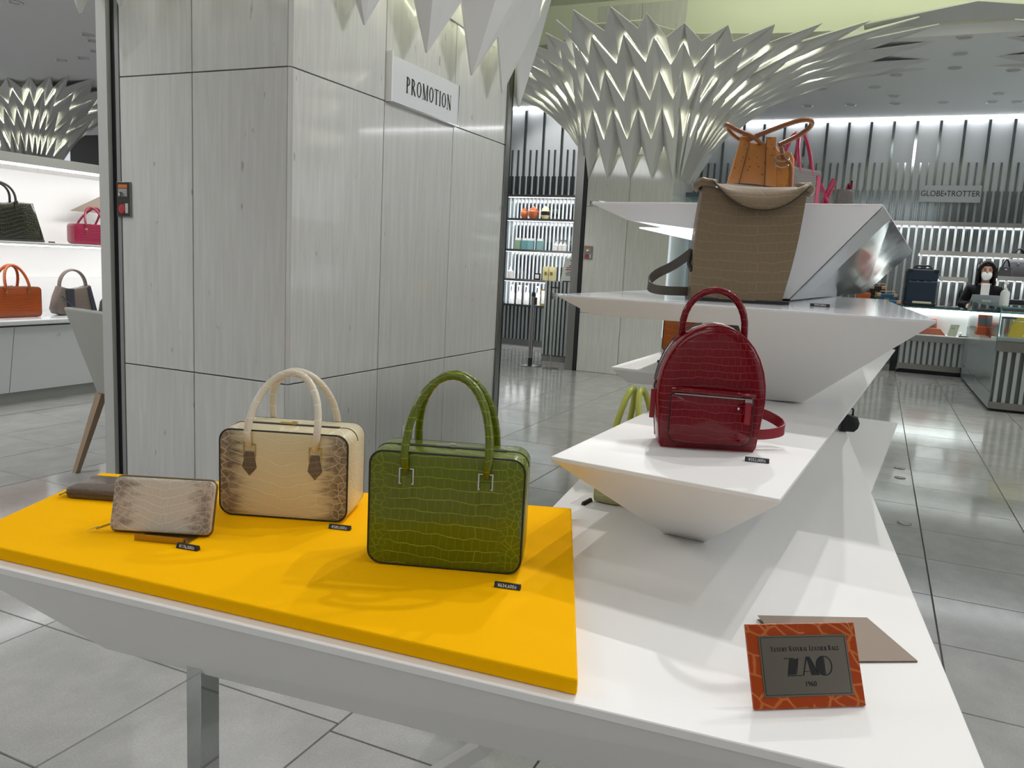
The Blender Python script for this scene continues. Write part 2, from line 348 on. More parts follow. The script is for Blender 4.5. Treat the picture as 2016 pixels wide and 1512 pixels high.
# ================================================================ ceiling
ceil = struct('ceiling', MB().box(-18, 9, 9.25, 14.6, ZC, ZC+.1), M['ceil'])
struct('ceiling_front', MB().box(-18, 9, -3, 5.0, ZC, ZC+.1), M['ceil']).name = 'ceiling.001'
struct('ceiling', MB().box(-18, -6.3, 5.0, 9.25, ZC, ZC+.1), M['ceil'])
for bx_ in ((-6.4, 9, 4.9, 9.35, 4.25, 4.35), (-6.4, 9, 4.9, 5.0, ZC+.1, 4.25), (-6.4, 9, 9.25, 9.35, ZC+.1, 4.25), (-6.4, -6.3, 5.0, 9.25, ZC+.1, 4.25)): struct('ceiling', MB().box(*bx_), M['coffer'])
# ================================================================ back walls of vertical strips
def strip_wall(name, x0, x1, y, top):
    wl = struct(name, MB().box(x0, x1, y, y+.12, 0, top), M['wallw'])
    me = {}
    def sm(z1, wd): 
        k = (z1, wd)
        if k not in me: me[k] = MB().box(-wd/2, wd/2, -.03, 0, 0, z1).mesh('mirror_strip', M['slat'])
        return me[k]
    fine = MB(); n = int((x1-x0)/.31)
    for i in range(n):
        x = x0+.05+.31*i
        inst('mirror_strip', sm(top, .036), wl, (x, y, 0))
        for a in (1, 2): inst('mirror_strip', sm(3.02 if top < 4 else 3.1, .024), wl, (x+.31*a/3, y, 0))
        for a in range(6): fine.box(x+.31*(a+.5)/6-.009, x+.31*(a+.5)/6+.009, y-.025, y, 0, 2.62)
    o = fine.obj('narrow_strips', M['slat'], wl); o['kind'] = 'stuff'
    led = MB().box(x0, x1, y-.10, y-.05, top-.03, top-.005).obj('cove_light', M['led'], wl); led['label'] = 'bright strip light along the wall top'
    return wl
wb = strip_wall('wall_back', -3.2, 5.6, 13.62, ZC)
wb2 = strip_wall('wall_back_left', -6.9, -3.3, 12.0, ZC)
struct('wall_divider', MB().box(-3.3, -3.2, 12.0, 13.74, 0, 4.2), M['wallw'])
struct('wall_front_added', MB().box(-18, 9, -3.2, -3.0, 0, ZC), mat('added_wall_paint', '#a9a8a3', .7))  # unseen wall added behind the camera, dims bag reflections and bounces light
struct('wall_left_dark', MB().box(-17.5, -7.0, 13.4, 13.6, 0, ZC), mat('dark_brown_wall', '#2a211b', .6))
o = MB().box(-17, -7.0, 12.9, 13.3, 2.15, 2.42).obj('wood_beam', mat('brown_wood_beam', '#4a2d18', .5)); tag(o, 'dark brown wooden beam high behind the left display wall', 'beam')
def wall_rail(px0, px1, py, label, fy=13.40):
    a, b = AY(px0, py, 13.4), AY(px1, py, 13.4); z = (a.z+b.z)/2
    t = thing('wall_shelf', label, 'shelf', (0, 0, z), 0, 'slim shelves on the back wall')
    MB().box(a.x, b.x, fy+.02, 13.585, -.025, 0).obj('shelf_board', M['slat'], t)
    MB().box(a.x, b.x, fy, fy+.02, -.05, .012).obj('shelf_edge', M['chrome'], t)
    MB().box(a.x, b.x, 13.44, 13.46, -.04, -.028).obj('light_strip', M['led'], t); area(((a.x+b.x)/2, 13.46, z-.05), ((a.x+b.x)/2, 13.52, z-.5), 4*(b.x-a.x), b.x-a.x, .05)
    return z
z_r1 = wall_rail(1745, 2150, 440, 'long mirror edged wall shelf just below the wall lettering')
z_r2 = wall_rail(1810, 2150, 500, 'mirror edged wall shelf behind the head of the masked person')
z_r3 = wall_rail(1962, 2150, 549, 'mirror edged wall shelf carrying the two black bags', 13.32)
wall_rail(1848, 1906, 547, 'short mirror edged wall shelf between the navy trunk and the person')
# lettering panel
a, b = AY(1812, 372, 13.56), AY(1930, 392, 13.56)
t = thing('wall_sign', 'grey glass wall sign with dark shop lettering above the counter', 'sign', ((a.x+b.x)/2, 13.55, (a.z+b.z)/2))
MB().box(-(b.x-a.x)/2, (b.x-a.x)/2, 0, .04, -.12, .12).obj('sign_panel', mat('sign_grey', '#b4baba', .3), t)
put_text(text_mesh('GLOBE-TROTTER', .115), 'lettering', M['txt'], t, (0, -.004, 0), (1, 0, 0), (0, 0, 1), .86)
b_ = MB().add([(-.075, -.005, -.03), (-.045, -.005, .0), (-.075, -.005, .03), (-.06, -.005, 0)], [(0, 1, 2, 3)]); b_.obj('arrow_mark', M['txt'], t)
# ================================================================ downlights
ring = MB().lathe([(.045, 0), (.075, 0), (.075, -.008), (.06, -.010), (.045, -.004), (.040, .03), (.001, .03)], 18)
ring_me = ring.mesh('trim_ring', mat('satin_ring', '#d8d8d6', .3, .5), True)
lens_me = MB().lathe([(.030, .012), (.001, .012)], 14).mesh('lens', mat('lens_glow', '#ffffff', .4, emit='#ffffff', es=1.2))
def downlight(x, y, label, grp):
    t = thing('downlight', label, 'ceiling light', (x, y, ZC-.001), 0, grp)
    inst('trim_ring', ring_me, t); inst('lens', lens_me, t)
DL = [(1899, 73, 'nearest and largest downlight at the top right, first of the diagonal three'), (1890, 105, 'middle downlight of the diagonal three at the top right'), (1880, 133, 'third downlight of the diagonal three at the top right'),
 (1766, 147, 'downlight just right of the black ceiling vent'), (1617, 174, 'leftmost downlight of the row behind the black ceiling vent'), (1722, 171, 'second downlight of the row behind the black ceiling vent'), (1760, 189, 'downlight in the middle of the ceiling between vent and back wall'),
 (1590, 208, 'leftmost downlight of the last row before the bright back wall'), (1675, 206, 'second downlight from the left in the last row before the back wall'), (1763, 204, 'third downlight from the left in the last row before the back wall'), (1857, 201, 'fourth downlight from the left in the last row before the back wall'),
 (1954, 200, 'fifth downlight from the left in the last row before the back wall'), (1967, 184, 'downlight just above the fifth one of the last row at right'), (1995, 138, 'downlight at the right frame edge level with the diagonal three'), (2002, 200, 'rightmost downlight of the last row at the frame edge')]
for px, py, lb in DL: p = G(px, py, ZC); downlight(p.x, p.y, 'recessed '+lb, 'downlights over the counters')
DL = [(30, 4, 'nearest downlight in the top left corner of the frame'), (183, 80, 'downlight beside the pillar edge, uppermost of the left ceiling pair'), (188, 100, 'downlight beside the pillar edge, lower of the left ceiling pair'), (163, 114, 'small downlight right of the middle of the left ceiling'), (120, 118, 'downlight just above the left glowing canopy'), (172, 68, 'small downlight above the pair beside the pillar edge')]
for px, py, lb in DL: p = G(px, py, ZC); downlight(p.x, p.y, 'recessed '+lb, 'downlights left of the pillar')
# vent: triangular grille
p0, p1, p2 = G(1658, 144, ZC), G(1733, 143, ZC), G(1733, 121, ZC)
t = thing('ceiling_vent', 'triangular black slotted air vent in the ceiling', 'vent', (0, 0, ZC-.002))
MB().prism([(q.x, q.y, -.0005) for q in (p0, p1, p2)], [(q.x, q.y, -.003) for q in (p0, p1, p2)]).obj('vent_recess', M['black'], t)
sl = []
for k in range(2, 16):
    f = k/16.0; a = p0.lerp(p1, f); c = p0.lerp(p2, f); d = .012
    MB().prism([(a.x-d, a.y, -.004), (a.x+d, a.y, -.004), (c.x+d, c.y, -.004), (c.x-d, c.y, -.004)], [(a.x-d, a.y, -.012), (a.x+d, a.y, -.012), (c.x+d, c.y, -.012), (c.x-d, c.y, -.012)]).obj('slat', M['ceil'], t)
# ================================================================ marble pillars
def panel(parent, ax, u0, u1, z0, z1, pos, out, th=.02):
    g = .0025
    if ax == 'y': mb = MB().box(u0+g, u1-g, min(pos, pos+out*th), max(pos, pos+out*th), z0+g, z1-g)
    else: mb = MB().box(min(pos, pos+out*th), max(pos, pos+out*th), u0+g, u1-g, z0+g, z1-g)
    return mb.obj('marble_panel', M['marble'], parent, bevel=.0015, seg=1)
PX0, PX1, PY0, PY1 = -3.10, -2.17, 2.62, 4.60
pil = thing('pillar', 'large square grey marble pillar in the middle with a promotion sign', 'pillar', (0, 0, 0))
MB().box(PX0-.06, PX1-.022, PY0+.022, PY1-.022, 0, 4.2).obj('core', M['gap'], pil)
ZJ = [0, .71, 1.963, 3.2, 4.2]
for z0, z1 in zip(ZJ, ZJ[1:]):
    for x0, x1 in ((PX0, -2.68), (-2.68, PX1-.012)): panel(pil, 'y', x0, x1, z0, z1, PY0+.02, -1)
    for y0, y1 in ((PY0+.012, 3.28), (3.28, 3.945), (3.945, PY1)): panel(pil, 'x', y0, y1, z0, z1, PX1-.02, 1)
    for x0, x1 in ((PX0, -2.68), (-2.68, PX1)): panel(pil, 'y', x0, x1, z0, z1, PY1-.02, 1)
    MB().prism([(PX1-.012, PY0, z0+.002), (PX1, PY0+.012, z0+.002), (PX1-.03, PY0+.02, z0+.002)], [(PX1-.012, PY0, z1-.002), (PX1, PY0+.012, z1-.002), (PX1-.03, PY0+.02, z1-.002)]).obj('corner_strip', M['marble'], pil)
MB().box(-3.125, -3.104, PY0, PY0+.05, 0, 4.2).obj('edge_strip', M['grey'], pil)
MB().box(-3.165, -3.125, PY0+.012, PY0+.05, 0, 4.2).obj('shutter_slot', M['black'], pil)
MB().box(-3.225, -3.165, PY0-.01, PY0+.10, 0, 4.2).obj('shutter_post', mat('post_white', '#bcbcb8', .5), pil)
MB().box(PX1-.03, PX1+.012, PY1, PY1+.05, 0, 4.2).obj('steel_edge', M['steel'], pil)
MB().box(PX1-.03, PX1+.002, PY1+.05, PY1+.09, 0, 4.2).obj('dark_edge', mat('dark_steel', '#3c3b38', .3, 1), pil)
# sign
sg = thing('promotion_sign', 'white promotion sign plate mounted high on the marble pillar', 'sign', (PX1, 3.62, 2.07))
MB().box(0, .022, -.33, .33, -.105, .10).obj('sign_plate', mat('sign_white', '#dfe1e4', .35), sg, bevel=.002)
MB().box(0, .032, -.335, -.325, -.108, .115).obj('side_edge', M['white'], sg)
MB().box(0, .03, -.33, .33, -.113, -.106).obj('lower_rail', M['chrome'], sg)
MB().box(0, .026, .325, .332, -.108, .10).obj('right_edge', M['chrome'], sg)
put_text(serif('PROMOTION', .074), 'lettering', M['txt'], sg, (.0235, .03, -.006), (0, 1, 0), (0, 0, 1), .80)
# power outlet
t = thing('power_outlet', 'white double power outlet low on the pillar between the two handbags', 'outlet', (PX1, 3.62, .335))
MB().box(0, .008, -.10, .10, -.06, .06).obj('cover_plate', M['white'], t, bevel=.002)
for yy in (-.04, .04): MB().box(.008, .011, yy-.025, yy+.025, -.035, .035).obj('socket', M['grey'], t)
# alarm plate
def alarm(t, wd, ht):
    MB().box(-wd/2, wd/2, -.008, 0, -ht/2, ht/2).obj('plate', M['steel'], t, bevel=.001)
    MB().box(-wd*.36, wd*.30, -.010, -.008, ht*.32, ht*.42).obj('orange_label', M['orange'], t)
    MB().box(-wd*.36, wd*.28, -.010, -.008, ht*.08, ht*.30).obj('instruction_label', mat('label_grey', '#a9a6a4', .6), t)
    for k in range(4): MB().box(-wd*.33, wd*.25, -.0105, -.010, ht*(.11+.05*k), ht*(.125+.05*k)).obj('print_line', M['grey'], t)
    b = MB().lathe([(.001, 0), (wd*.14, 0), (wd*.14, .008), (.001, .010)], 14)
    b.v = [(x-.1*wd, -.008-z, y-.0*ht+.02) for x, y, z in b.v]; b.obj('key_switch', M['chrome'], t, smooth=True, auto=40)
    b = MB().lathe([(.001, 0), (wd*.24, 0), (wd*.24, .004), (.001, .005)], 18)
    b.v = [(x-.10*wd, -.008-z, y-.28*ht) for x, y, z in b.v]; b.obj('red_button', M['red'], t)
    MB().box(wd*.14, wd*.34, -.010, -.008, -ht*.40, -ht*.12).obj('side_label', mat('label_pale', '#b9bdb6', .6), t)
a, b = AY(232, 358, PY0), AY(260, 427, PY0)
t = thing('shutter_switch', 'metal shutter switch plate with red button on the near pillar', 'switch', ((a.x+b.x)/2, PY0, (a.z+b.z)/2)); alarm(t, b.x-a.x, a.z-b.z)
# far pillar
QX0, QX1, QY0, QY1 = -3.255, -2.235, 9.24, 10.28
fp = thing('pillar', 'distant square marble pillar left of the white display tiers', 'pillar')
MB().box(QX0+.022, QX1-.022, QY0+.022, QY1-.022, 0, 3.9).obj('core', M['gap'], fp)
for z0, z1 in zip(ZJ, ZJ[1:]):
    for x0, x1 in ((QX0, -2.74), (-2.74, QX1)): panel(fp, 'y', x0, x1, z0, z1, QY0+.02, -1); panel(fp, 'y', x0, x1, z0, z1, QY1-.02, 1)
    for y0, y1 in ((QY0, 9.76), (9.76, QY1)): panel(fp, 'x', y0, y1, z0, z1, QX1-.02, 1); panel(fp, 'x', y0, y1, z0, z1, QX0+.02, -1)
MB().box(QX0-.045, QX0-.005, QY0-.01, QY0+.06, 0, 3.6).obj('shutter_slot', M['black'], fp)
MB().box(QX0-.14, QX0-.045, QY0-.02, QY0+.1, 0, 3.6).obj('shutter_post', M['steel'], fp)
a, b = AY(1151, 484, QY0), AY(1166, 511, QY0)
t = thing('shutter_switch', 'small metal switch plate with red button on the distant pillar', 'switch', ((a.x+b.x)/2, QY0, (a.z+b.z)/2)); alarm(t, b.x-a.x, a.z-b.z)
# ================================================================ folded plate canopies round the pillar heads
def canopy(label, cx, cy, half, zt=3.80, z0=2.28, step=17.4, nrow=4, d=.10, fold=.014, lo=.03, gw=(.3, .7, .9)):
    t = thing('canopy', label, 'canopy', (cx, cy, 0))
    n = len(half)
    def col(i):
        if i < 0: b, T = half[-i]; return Vector((-b[0], b[1])), Vector((-T[0], T[1]))
        b, T = half[i]; return Vector(b), Vector(T)
    def at(k, tt, off):
        k = max(-(n-1), min(n-1, k)); i0 = math.floor(k); f = k-i0
        b, T = col(i0)
        if f > 0: b1, T1 = col(i0+1); b, T = b.lerp(b1, f), T.lerp(T1, f)
        th = math.radians(tt); g = 1-math.cos(th) if tt <= 90 else 1+(th-math.pi/2)
        p = b+(T-b)*g; z = z0+(zt-z0)*math.sin(min(th, math.pi/2)) if tt > 0 else z0+(zt-z0)*th
        r = (T-b); rl = max(r.length, .1); rn = r/rl
        nv = Vector((rn.x*(zt-z0)*max(math.cos(th), 0), rn.y*(zt-z0)*max(math.cos(th), 0), -rl*max(math.sin(th), 0))).normalized()
        return Vector((p.x, p.y, z))+nv*off
    for j in range(nrow):
        for c in range(-n+1, n):
            t0, am, ov = j*step, step*.80, (.24*step if j else 0)
            def q(k, tt, off): return at(k, min(tt, 96), off)
            e = .499
            hi = lo+d
            P = [q(c, t0-ov, lo+fold), q(c+e, t0+am-ov, lo), q(c+e, t0+am+step, hi), q(c, t0+step, hi+fold), q(c-e, t0+am+step, hi), q(c-e, t0+am-ov, lo)]
            nn = (P[1]-P[5]).cross(P[3]-P[0]).normalized()
            if nn.dot(at(c, t0+step, 1)-at(c, t0+step, 0)) < 0: nn = -nn
            bk = [v-nn*.012 for v in P]
            MB().add(P+bk, [(0, 1, 2, 3), (0, 3, 4, 5), (9, 8, 7, 6), (11, 10, 9, 6)]+[((i+1) % 6, i, i+6, (i+1) % 6+6) for i in range(6)]).obj('folded_plate', M['plate'], t)
    lm = MB()
    for j in range(nrow-1):
        for c in range(-n+1, n):
            for (k0, u0), (k1, u1) in (((c-.499, .8), (c, 0)), ((c, 0), (c+.499, .8))):
                ta, tb_ = j*step+step+step*u0-2.6, j*step+step+step*u1-2.6
                if max(ta, tb_) > 88: continue
                A = [at(k0, ta, lo+d*.5), at(k1, tb_, lo+d*.5), at(k1, tb_-.7, lo+d*.5), at(k0, ta-.7, lo+d*.5)]
                B = [at(k0, ta, lo+d*.5-.006), at(k1, tb_, lo+d*.5-.006), at(k1, tb_-.7, lo+d*.5-.006), at(k0, ta-.7, lo+d*.5-.006)]
                lm.prism(A, B)
    for c in range(-n+1, n-1):
        g0, g1, g2 = gw; lm.prism([at(c+g0, step*.97, .012), at(c+g1, step*.97, .012), at(c+g1, step*g2, .012), at(c+g0, step*g2, .012)], [at(c+g0, step*.97, .004), at(c+g1, step*.97, .004), at(c+g1, step*g2, .004), at(c+g0, step*g2, .004)])
    bk_ = MB(); cols = [i*.5 for i in range(-2*(n-1), 2*(n-1)+1)]; rows = [10+7*i for i in range(9)]
    bk_.add([at(k, r, -.03) for r in rows for k in cols], [(a*len(cols)+i, a*len(cols)+i+1, (a+1)*len(cols)+i+1, (a+1)*len(cols)+i) for a in range(len(rows)-1) for i in range(len(cols)-1)])
    o = bk_.obj('backing_shell', M['plate'], t); sd = o.modifiers.new('solid', 'SOLIDIFY'); sd.thickness = .01
    o = lm.obj('light_strips', M['liner'], t); o['kind'] = 'stuff'
    o['label'] = 'pale green light strips behind the plates'
    return t
far_half = [((0, -.52), (0, -2.36)), ((.26, -.52), (.385, -2.37)), ((.5, -.5), (.55, -1.78)), ((.52, -.42), (.97, -1.47)), ((.52, -.34), (1.42, -1.43)), ((.52, -.26), (1.94, -1.33)),
            ((.52, -.18), (2.39, -1.31)), ((.52, -.12), (2.9, -1.31)), ((.52, -.07), (3.3, -1.31)), ((.52, -.03), (3.3, -.7)), ((.52, .05), (3.3, 0)), ((.52, .2), (3.3, .9))]
cf = canopy('white folded plate canopy glowing pale green around the distant pillar head', -2.745, 9.76, far_half)
dup(cf, (3.85, 9.76, 0), None, 'white folded plate canopy entering the frame at the top right corner')
dup(cf, (-14.0, 9.76, 0), None, 'white folded plate canopy glowing above the left display wall')
near_half = [((0, -.99), (0, -2.4)), ((.25, -.99), (.4, -2.4)), ((.5, -.97), (.7, -1.9)), ((.5, -.56), (1.6, -1.5)), ((.5, -.15), (2.6, -.7)), ((.5, .25), (2.6, .6)), ((.5, .62), (1.6, 1.4)), ((.5, .97), (.75, 1.9)), ((.25, .99), (.4, 2.3)), ((0, .99), (0, 2.3))]
canopy('white folded plate canopy overhanging the near marble pillar', -2.67, 3.61, near_half, z0=2.20, nrow=4, step=17, d=.13, lo=.12, gw=(.15, .85, .84))
# plate closing the arch between the two canopies
q = [G(1700, 66, 3.78), G(1925, 9, 3.78)]; xc = q[1].x
t = thing('arch_plate', 'white arch plate rising to a shallow peak between two canopies at top right', 'canopy', (xc, q[1].y, 3.78))
dx, dy = -.95, .18
MB().prism([(dx, dy, -.06), (0, 0, .03), (0, .5, -.0), (dx, .5, -.03)], [(dx, dy, -.045), (0, 0, .045), (0, .5, .015), (dx, .5, -.015)]).obj('left_plate', M['plate'], t)
MB().prism([(0, 0, .03), (-dx, dy, -.06), (-dx, .5, -.03), (0, .5, -.0)], [(0, 0, .045), (-dx, dy, -.045), (-dx, .5, -.015), (0, .5, .015)]).obj('right_plate', M['plate'], t)
# cove lamps lying on top of the canopies, shining up into the raised ceiling
for x, y, sx, sy, e in ((.6, 8.1, 5.5, .12, 36), (-2.7, 7.2, 1.6, .12, 10), (.6, 5.3, 5.5, .12, 8)): area((x, y, 3.92), (x, y+.3, 5), e, sx, sy, (.97, 1, .80))
# ================================================================ left display wall
XL = -5.9; z_ct = .64
lw = thing('display_wall', 'white lit display wall with shelf and counter left of the pillar', 'display wall', (XL, 4.5, 0))
def L(mb): mb.v = [(x, y-0, z) for x, y, z in mb.v]; return mb
MB().box(-.62, -.02, -3.5, 3.4, 0, .09).obj('toe_kick', mat('toe_grey', '#9a9b9a', .5), lw)
for y0, y1 in ((-3.5, -2.2), (-2.2, -.55), (-.55, 1.4), (1.4, 3.4)):
    MB().prism([(0.0, y0+.003, .09), (0.0, y1-.003, .09), (-.6, y1-.003, .09), (-.6, y0+.003, .09)], [(.0, y0+.003+.06, .585), (.0, y1-.003+.06, .585), (-.6, y1-.003, .585), (-.6, y0+.003, .585)]).obj('front_panel', mat('front_white', '#d4d7da', .35), lw)
MB().box(-.66, .045, -3.5, 3.5, .60, z_ct).obj('countertop', M['whitegl'], lw, bevel=.012, seg=3)
MB().box(-.70, -.66, -3.5, 3.5, 0, 1.90).obj('back_panel', M['white'], lw)
MB().box(-.655, -.58, -3.5, 3.5, z_ct, .93).obj('lower_ledge', M['white'], lw)
MB().box(-.655, -.58, -3.5, 3.5, 1.225, 1.50).obj('upper_ledge', M['white'], lw)
MB().box(-.66, -.05, -3.5, 3.5, 1.205, 1.225).obj('shelf', M['white'], lw, bevel=.003)
MB().box(-.70, .0, -3.5, 3.5, 1.80, 1.87).obj('top_board', M['white'], lw, bevel=.003)
MB().box(-.05, -.02, -3.5, 3.5, 1.785, 1.80).obj('light_strip', M['led'], lw)
MB().box(-.30, -.27, -3.5, 3.5, 1.194, 1.205).obj('light_strip', M['led'], lw)
a = AX(115, 658, XL); MB().lathe([(.001, 0), (.012, 0), (.012, .006), (.001, .008)], 12).obj('lock', M['chrome'], lw).matrix_local = Matrix.Translation((.0, a.y-4.5, a.z)) @ Matrix.Rotation(math.pi/2, 4, 'Y')
area((XL+.02, 4.5, 1.76), (XL-.55, 4.5, 1.2), 14, 5, .06)
area((XL-.1, 4.5, 1.19), (XL-.5, 4.5, .64), 11, 5, .06)
# chair
ch = thing('dining_chair', 'grey leather chair with pale wooden legs left of the pillar', 'chair', (-3.63, 3.0, 0))
MB().prism([(-.16, .02, .44), (.28, .02, .44), (.28, .07, .44), (-.16, .07, .44)], [(-.25, -.10, .905), (.30, -.10, .890), (.30, -.05, .890), (-.25, -.05, .905)]).obj('backrest', M['chair'], ch, bevel=.012, seg=3)
MB().box(-.20, .28, .05, .50, .40, .47).obj('seat', M['chair'], ch, bevel=.02, seg=3)
for x, y, fx, fy in ((-.155, .05, -.255, -.045), (.25, .05, .27, -.02), (-.17, .46, -.19, .48), (.25, .46, .27, .48)):
    MB().prism([(x-.022, y-.02, .45), (x+.022, y-.02, .45), (x+.022, y+.022, .45), (x-.022, y+.022, .45)], [(fx-.014, fy-.014, 0), (fx+.014, fy-.014, 0), (fx+.014, fy+.014, 0), (fx-.014, fy+.014, 0)]).obj('leg', M['wood'], ch)
# ================================================================ wall shelves seen through the gap
ws = thing('wall_shelving', 'mirrored wall shelving with small goods seen between the two pillars', 'shelving', (0, 11.55, 0))
GX0, GX1 = -5.60, -3.42
MB().box(GX0, GX1, .04, .44, 0, .09).obj('toe_kick', M['grey'], ws)
fl = MB(); sl_me = MB().box(-.016, .016, 0, .03, .09, .60).mesh('flute', M['flute'])
MB().box(GX0, GX1, .03, .44, .09, .60).obj('base_cabinet', mat('cabinet_dark', '#3b4048', .4), ws)
for i in range(34): inst('flute', sl_me, ws, (GX0+.03+.064*i, 0, 0))
MB().box(GX0, GX1, -.03, .44, .60, .63).obj('counter', M['slat'], ws)
MB().box(GX0, GX1, .40, .44, .60, 2.3).obj('back_panel', M['lit'], ws)
st_me = MB().box(-.014, .014, .375, .40, .63, 2.3).mesh('mirror_strip', M['slat'])
for i in range(34): inst('mirror_strip', st_me, ws, (GX0+.03+.064*i, 0, 0))
SHZ = [.63, 1.02, 1.475, 1.945]
for z in SHZ[1:]+[2.30]:
    MB().box(GX0, GX1, 0, .40, z-.035, z).obj('shelf', M['steel'], ws)
    MB().box(GX0, GX1, .05, .075, z-.043, z-.035).obj('light_strip', M['ledsoft'], ws); area(((GX0+GX1)/2, 11.60, z-.05), ((GX0+GX1)/2, 11.75, z-.5), 7, GX1-GX0, .04)
MB().box(GX0-.02, GX0+.06, 0, .40, .63, 2.3).obj('side_panel', M['lit'], ws)
def gp(px, z): p = AY(px, 500, 11.6); return p.x
def item(name, label, cat, px, z, mb, m, group, smooth=False, extra=()):
    p = AY(px, 560, 11.72); t = thing(name, label, cat, (p.x, 11.72, z), 0, group)
    mb.obj('body', m, t, smooth=smooth, auto=40)
    for nm, mb2, m2 in extra: mb2.obj(nm, m2, t, smooth=smooth, auto=40)
pot = lambda r, h: MB().lathe([(r*.6, 0), (r, h*.3), (r, h*.6), (r*.7, h*.75)], 14)
lid = lambda r, h: MB().lathe([(r*.8, h*.74), (r*.75, h*.82), (r*.25, h*.92), (r*.2, h), (.001, h)], 14)
terra = mat('terracotta', '#b4623a', .35); cream = mat('cream_ceramic', '#d9cf9a', .3); blk = M['black']
for px, r, h, lb in ((1025, .055, .17, 'small round terracotta jar at the left of the top shelf'), (1043, .085, .19, 'larger round terracotta jar with knob lid on the top shelf')):
    item('ceramic_jar', lb, 'jar', px, 1.945, pot(r, h), terra, 'jars on the top shelf', True, (('lid', lid(r, h), terra),))
item('ceramic_jar', 'cream and black banded jar on the top shelf', 'jar', 1066, 1.945, pot(.07, .2), cream, 'jars on the top shelf', True, (('lid', lid(.07, .2), cream), ('band', MB().lathe([(.071, .06), (.073, .09), (.071, .12)], 14), blk)))
for px, lb in ((1133, 'cream box nearest the jars on the top shelf'), (1142, 'cream box at the right end of the top shelf')):
    item('gift_box', lb, 'box', px, 1.945, MB().box(-.03, .03, -.03, .03, 0, .17), cream, 'cream boxes', False, (('label_print', MB().box(-.02, .02, -.032, -.03, .05, .11), mat('olive_print', '#8d9470', .6)),))
for px, c, lb in ((1016, '#8fae92', 'green printed glass canister on the second shelf'), (1030, '#6fa0a4', 'teal glass canister left of the pair on the second shelf'), (1041, '#7fb0b4', 'teal glass canister with clear lid on the second shelf'), (1059, '#86b0b0', 'pale teal canister standing alone mid second shelf')):
    item('canister', lb, 'canister', px, 1.475, MB().box(-.045, .045, -.04, .04, 0, .14), mat('tint'+c[1:], c, .2), 'canisters on the second shelf', False, (('lid', MB().box(-.04, .04, -.035, .035, .14, .175), M['white']),))
bott = lambda r, h: MB().lathe([(r, 0), (r, h*.6), (r*.5, h*.72), (r*.35, h*.8), (r*.35, h), (.001, h)], 12)
for px, lb in ((1090, 'left white bottle of the group on the second shelf'), (1099, 'middle white bottle of the group on the second shelf'), (1107, 'right white bottle of the group on the second shelf')):
    item('small_bottle', lb, 'bottle', px, 1.475, bott(.035, .15), M['white'], 'bottles on the second shelf', True, (('cap', MB().lathe([(.02, .15), (.02, .17), (.001, .17)], 10), M['grey']),))
item('gift_box', 'tall cream box with round amber print on the second shelf', 'box', 1135, 1.475, MB().box(-.05, .05, -.04, .04, 0, .27), cream, 'cream boxes', False, (('print', MB().box(-.03, .03, -.042, -.04, .08, .14), M['orange']),))
item('small_figure', 'white bottle at the left of the third shelf', 'bottle', 1004, 1.02, bott(.05, .18), M['white'], None, True)
item('photo_frame', 'small black framed card on the third shelf', 'frame', 1057, 1.02, MB().box(-.05, .05, -.01, .01, 0, .1), blk, None, False, (('card', MB().box(-.032, .032, -.012, -.01, .02, .08), M['paper']),))
for px, lb in ((1075, 'left of two cream boxes on the third shelf'), (1086, 'right of two cream boxes on the third shelf')):
    item('gift_box', lb, 'box', px, 1.02, MB().box(-.05, .05, -.04, .04, 0, .21), cream, 'cream boxes', False, (('emblem', MB().box(-.02, .02, -.042, -.04, .08, .13), M['brass']),))
for k, px in enumerate((1010, 1024, 1039, 1061)):
    item('pump_bottle', ('first', 'second', 'third', 'fourth')[k]+' white pump bottle from the left on the lowest shelf', 'bottle', px, .63, bott(.035, .27), M['white'], 'pump bottles on the lowest shelf', True, (('pump', MB().box(-.03, .01, -.008, .008, .27, .29), M['white']),))
item('photo_frame', 'gold framed picture leaning on the lowest shelf', 'frame', 1074, .63, MB().box(-.07, .07, -.01, .01, 0, .25), M['gold'], None, False, (('card', MB().box(-.052, .052, -.013, -.01, .025, .225), M['paper']),))
# fluted podium, sign stand, stanchions
p = G(1100, 714, 0)
pd = thing('podium', 'narrow mirrored fluted podium between the two pillars', 'podium', (p.x, p.y+.12, 0))
MB().box(-.26, .26, -.08, .12, 0, .07).obj('base', M['steel'], pd); MB().box(-.27, .25, -.08, .12, .07, 1.05).obj('body', mat('podium_grey', '#5d6163', .3), pd)
f_me = MB().box(-.014, .014, -.03, 0, .09, 1.05).mesh('flute', M['flute'])
for i in range(10): inst('flute', f_me, pd, (-.243+.052*i, -.08, 0))
a, b = AY(1097, 548, p.y), AY(1133, 507, p.y)
ss = thing('sign_holder', 'white printed notice leaning on top of the fluted podium', 'sign', ((a.x+b.x)/2, p.y+.1, 1.05))
MB().cbox((0, 0, .006), .12, .08, .012).obj('foot', M['black'], ss)
MB().prism([(-.10, -.02, .012), (.085, -.02, .012), (.085, -.016, .012), (-.10, -.016, .012)], [(-.08, .05, .30), (.105, .05, .30), (.105, .054, .30), (-.08, .054, .30)]).obj('sheet', M['paper'], ss)
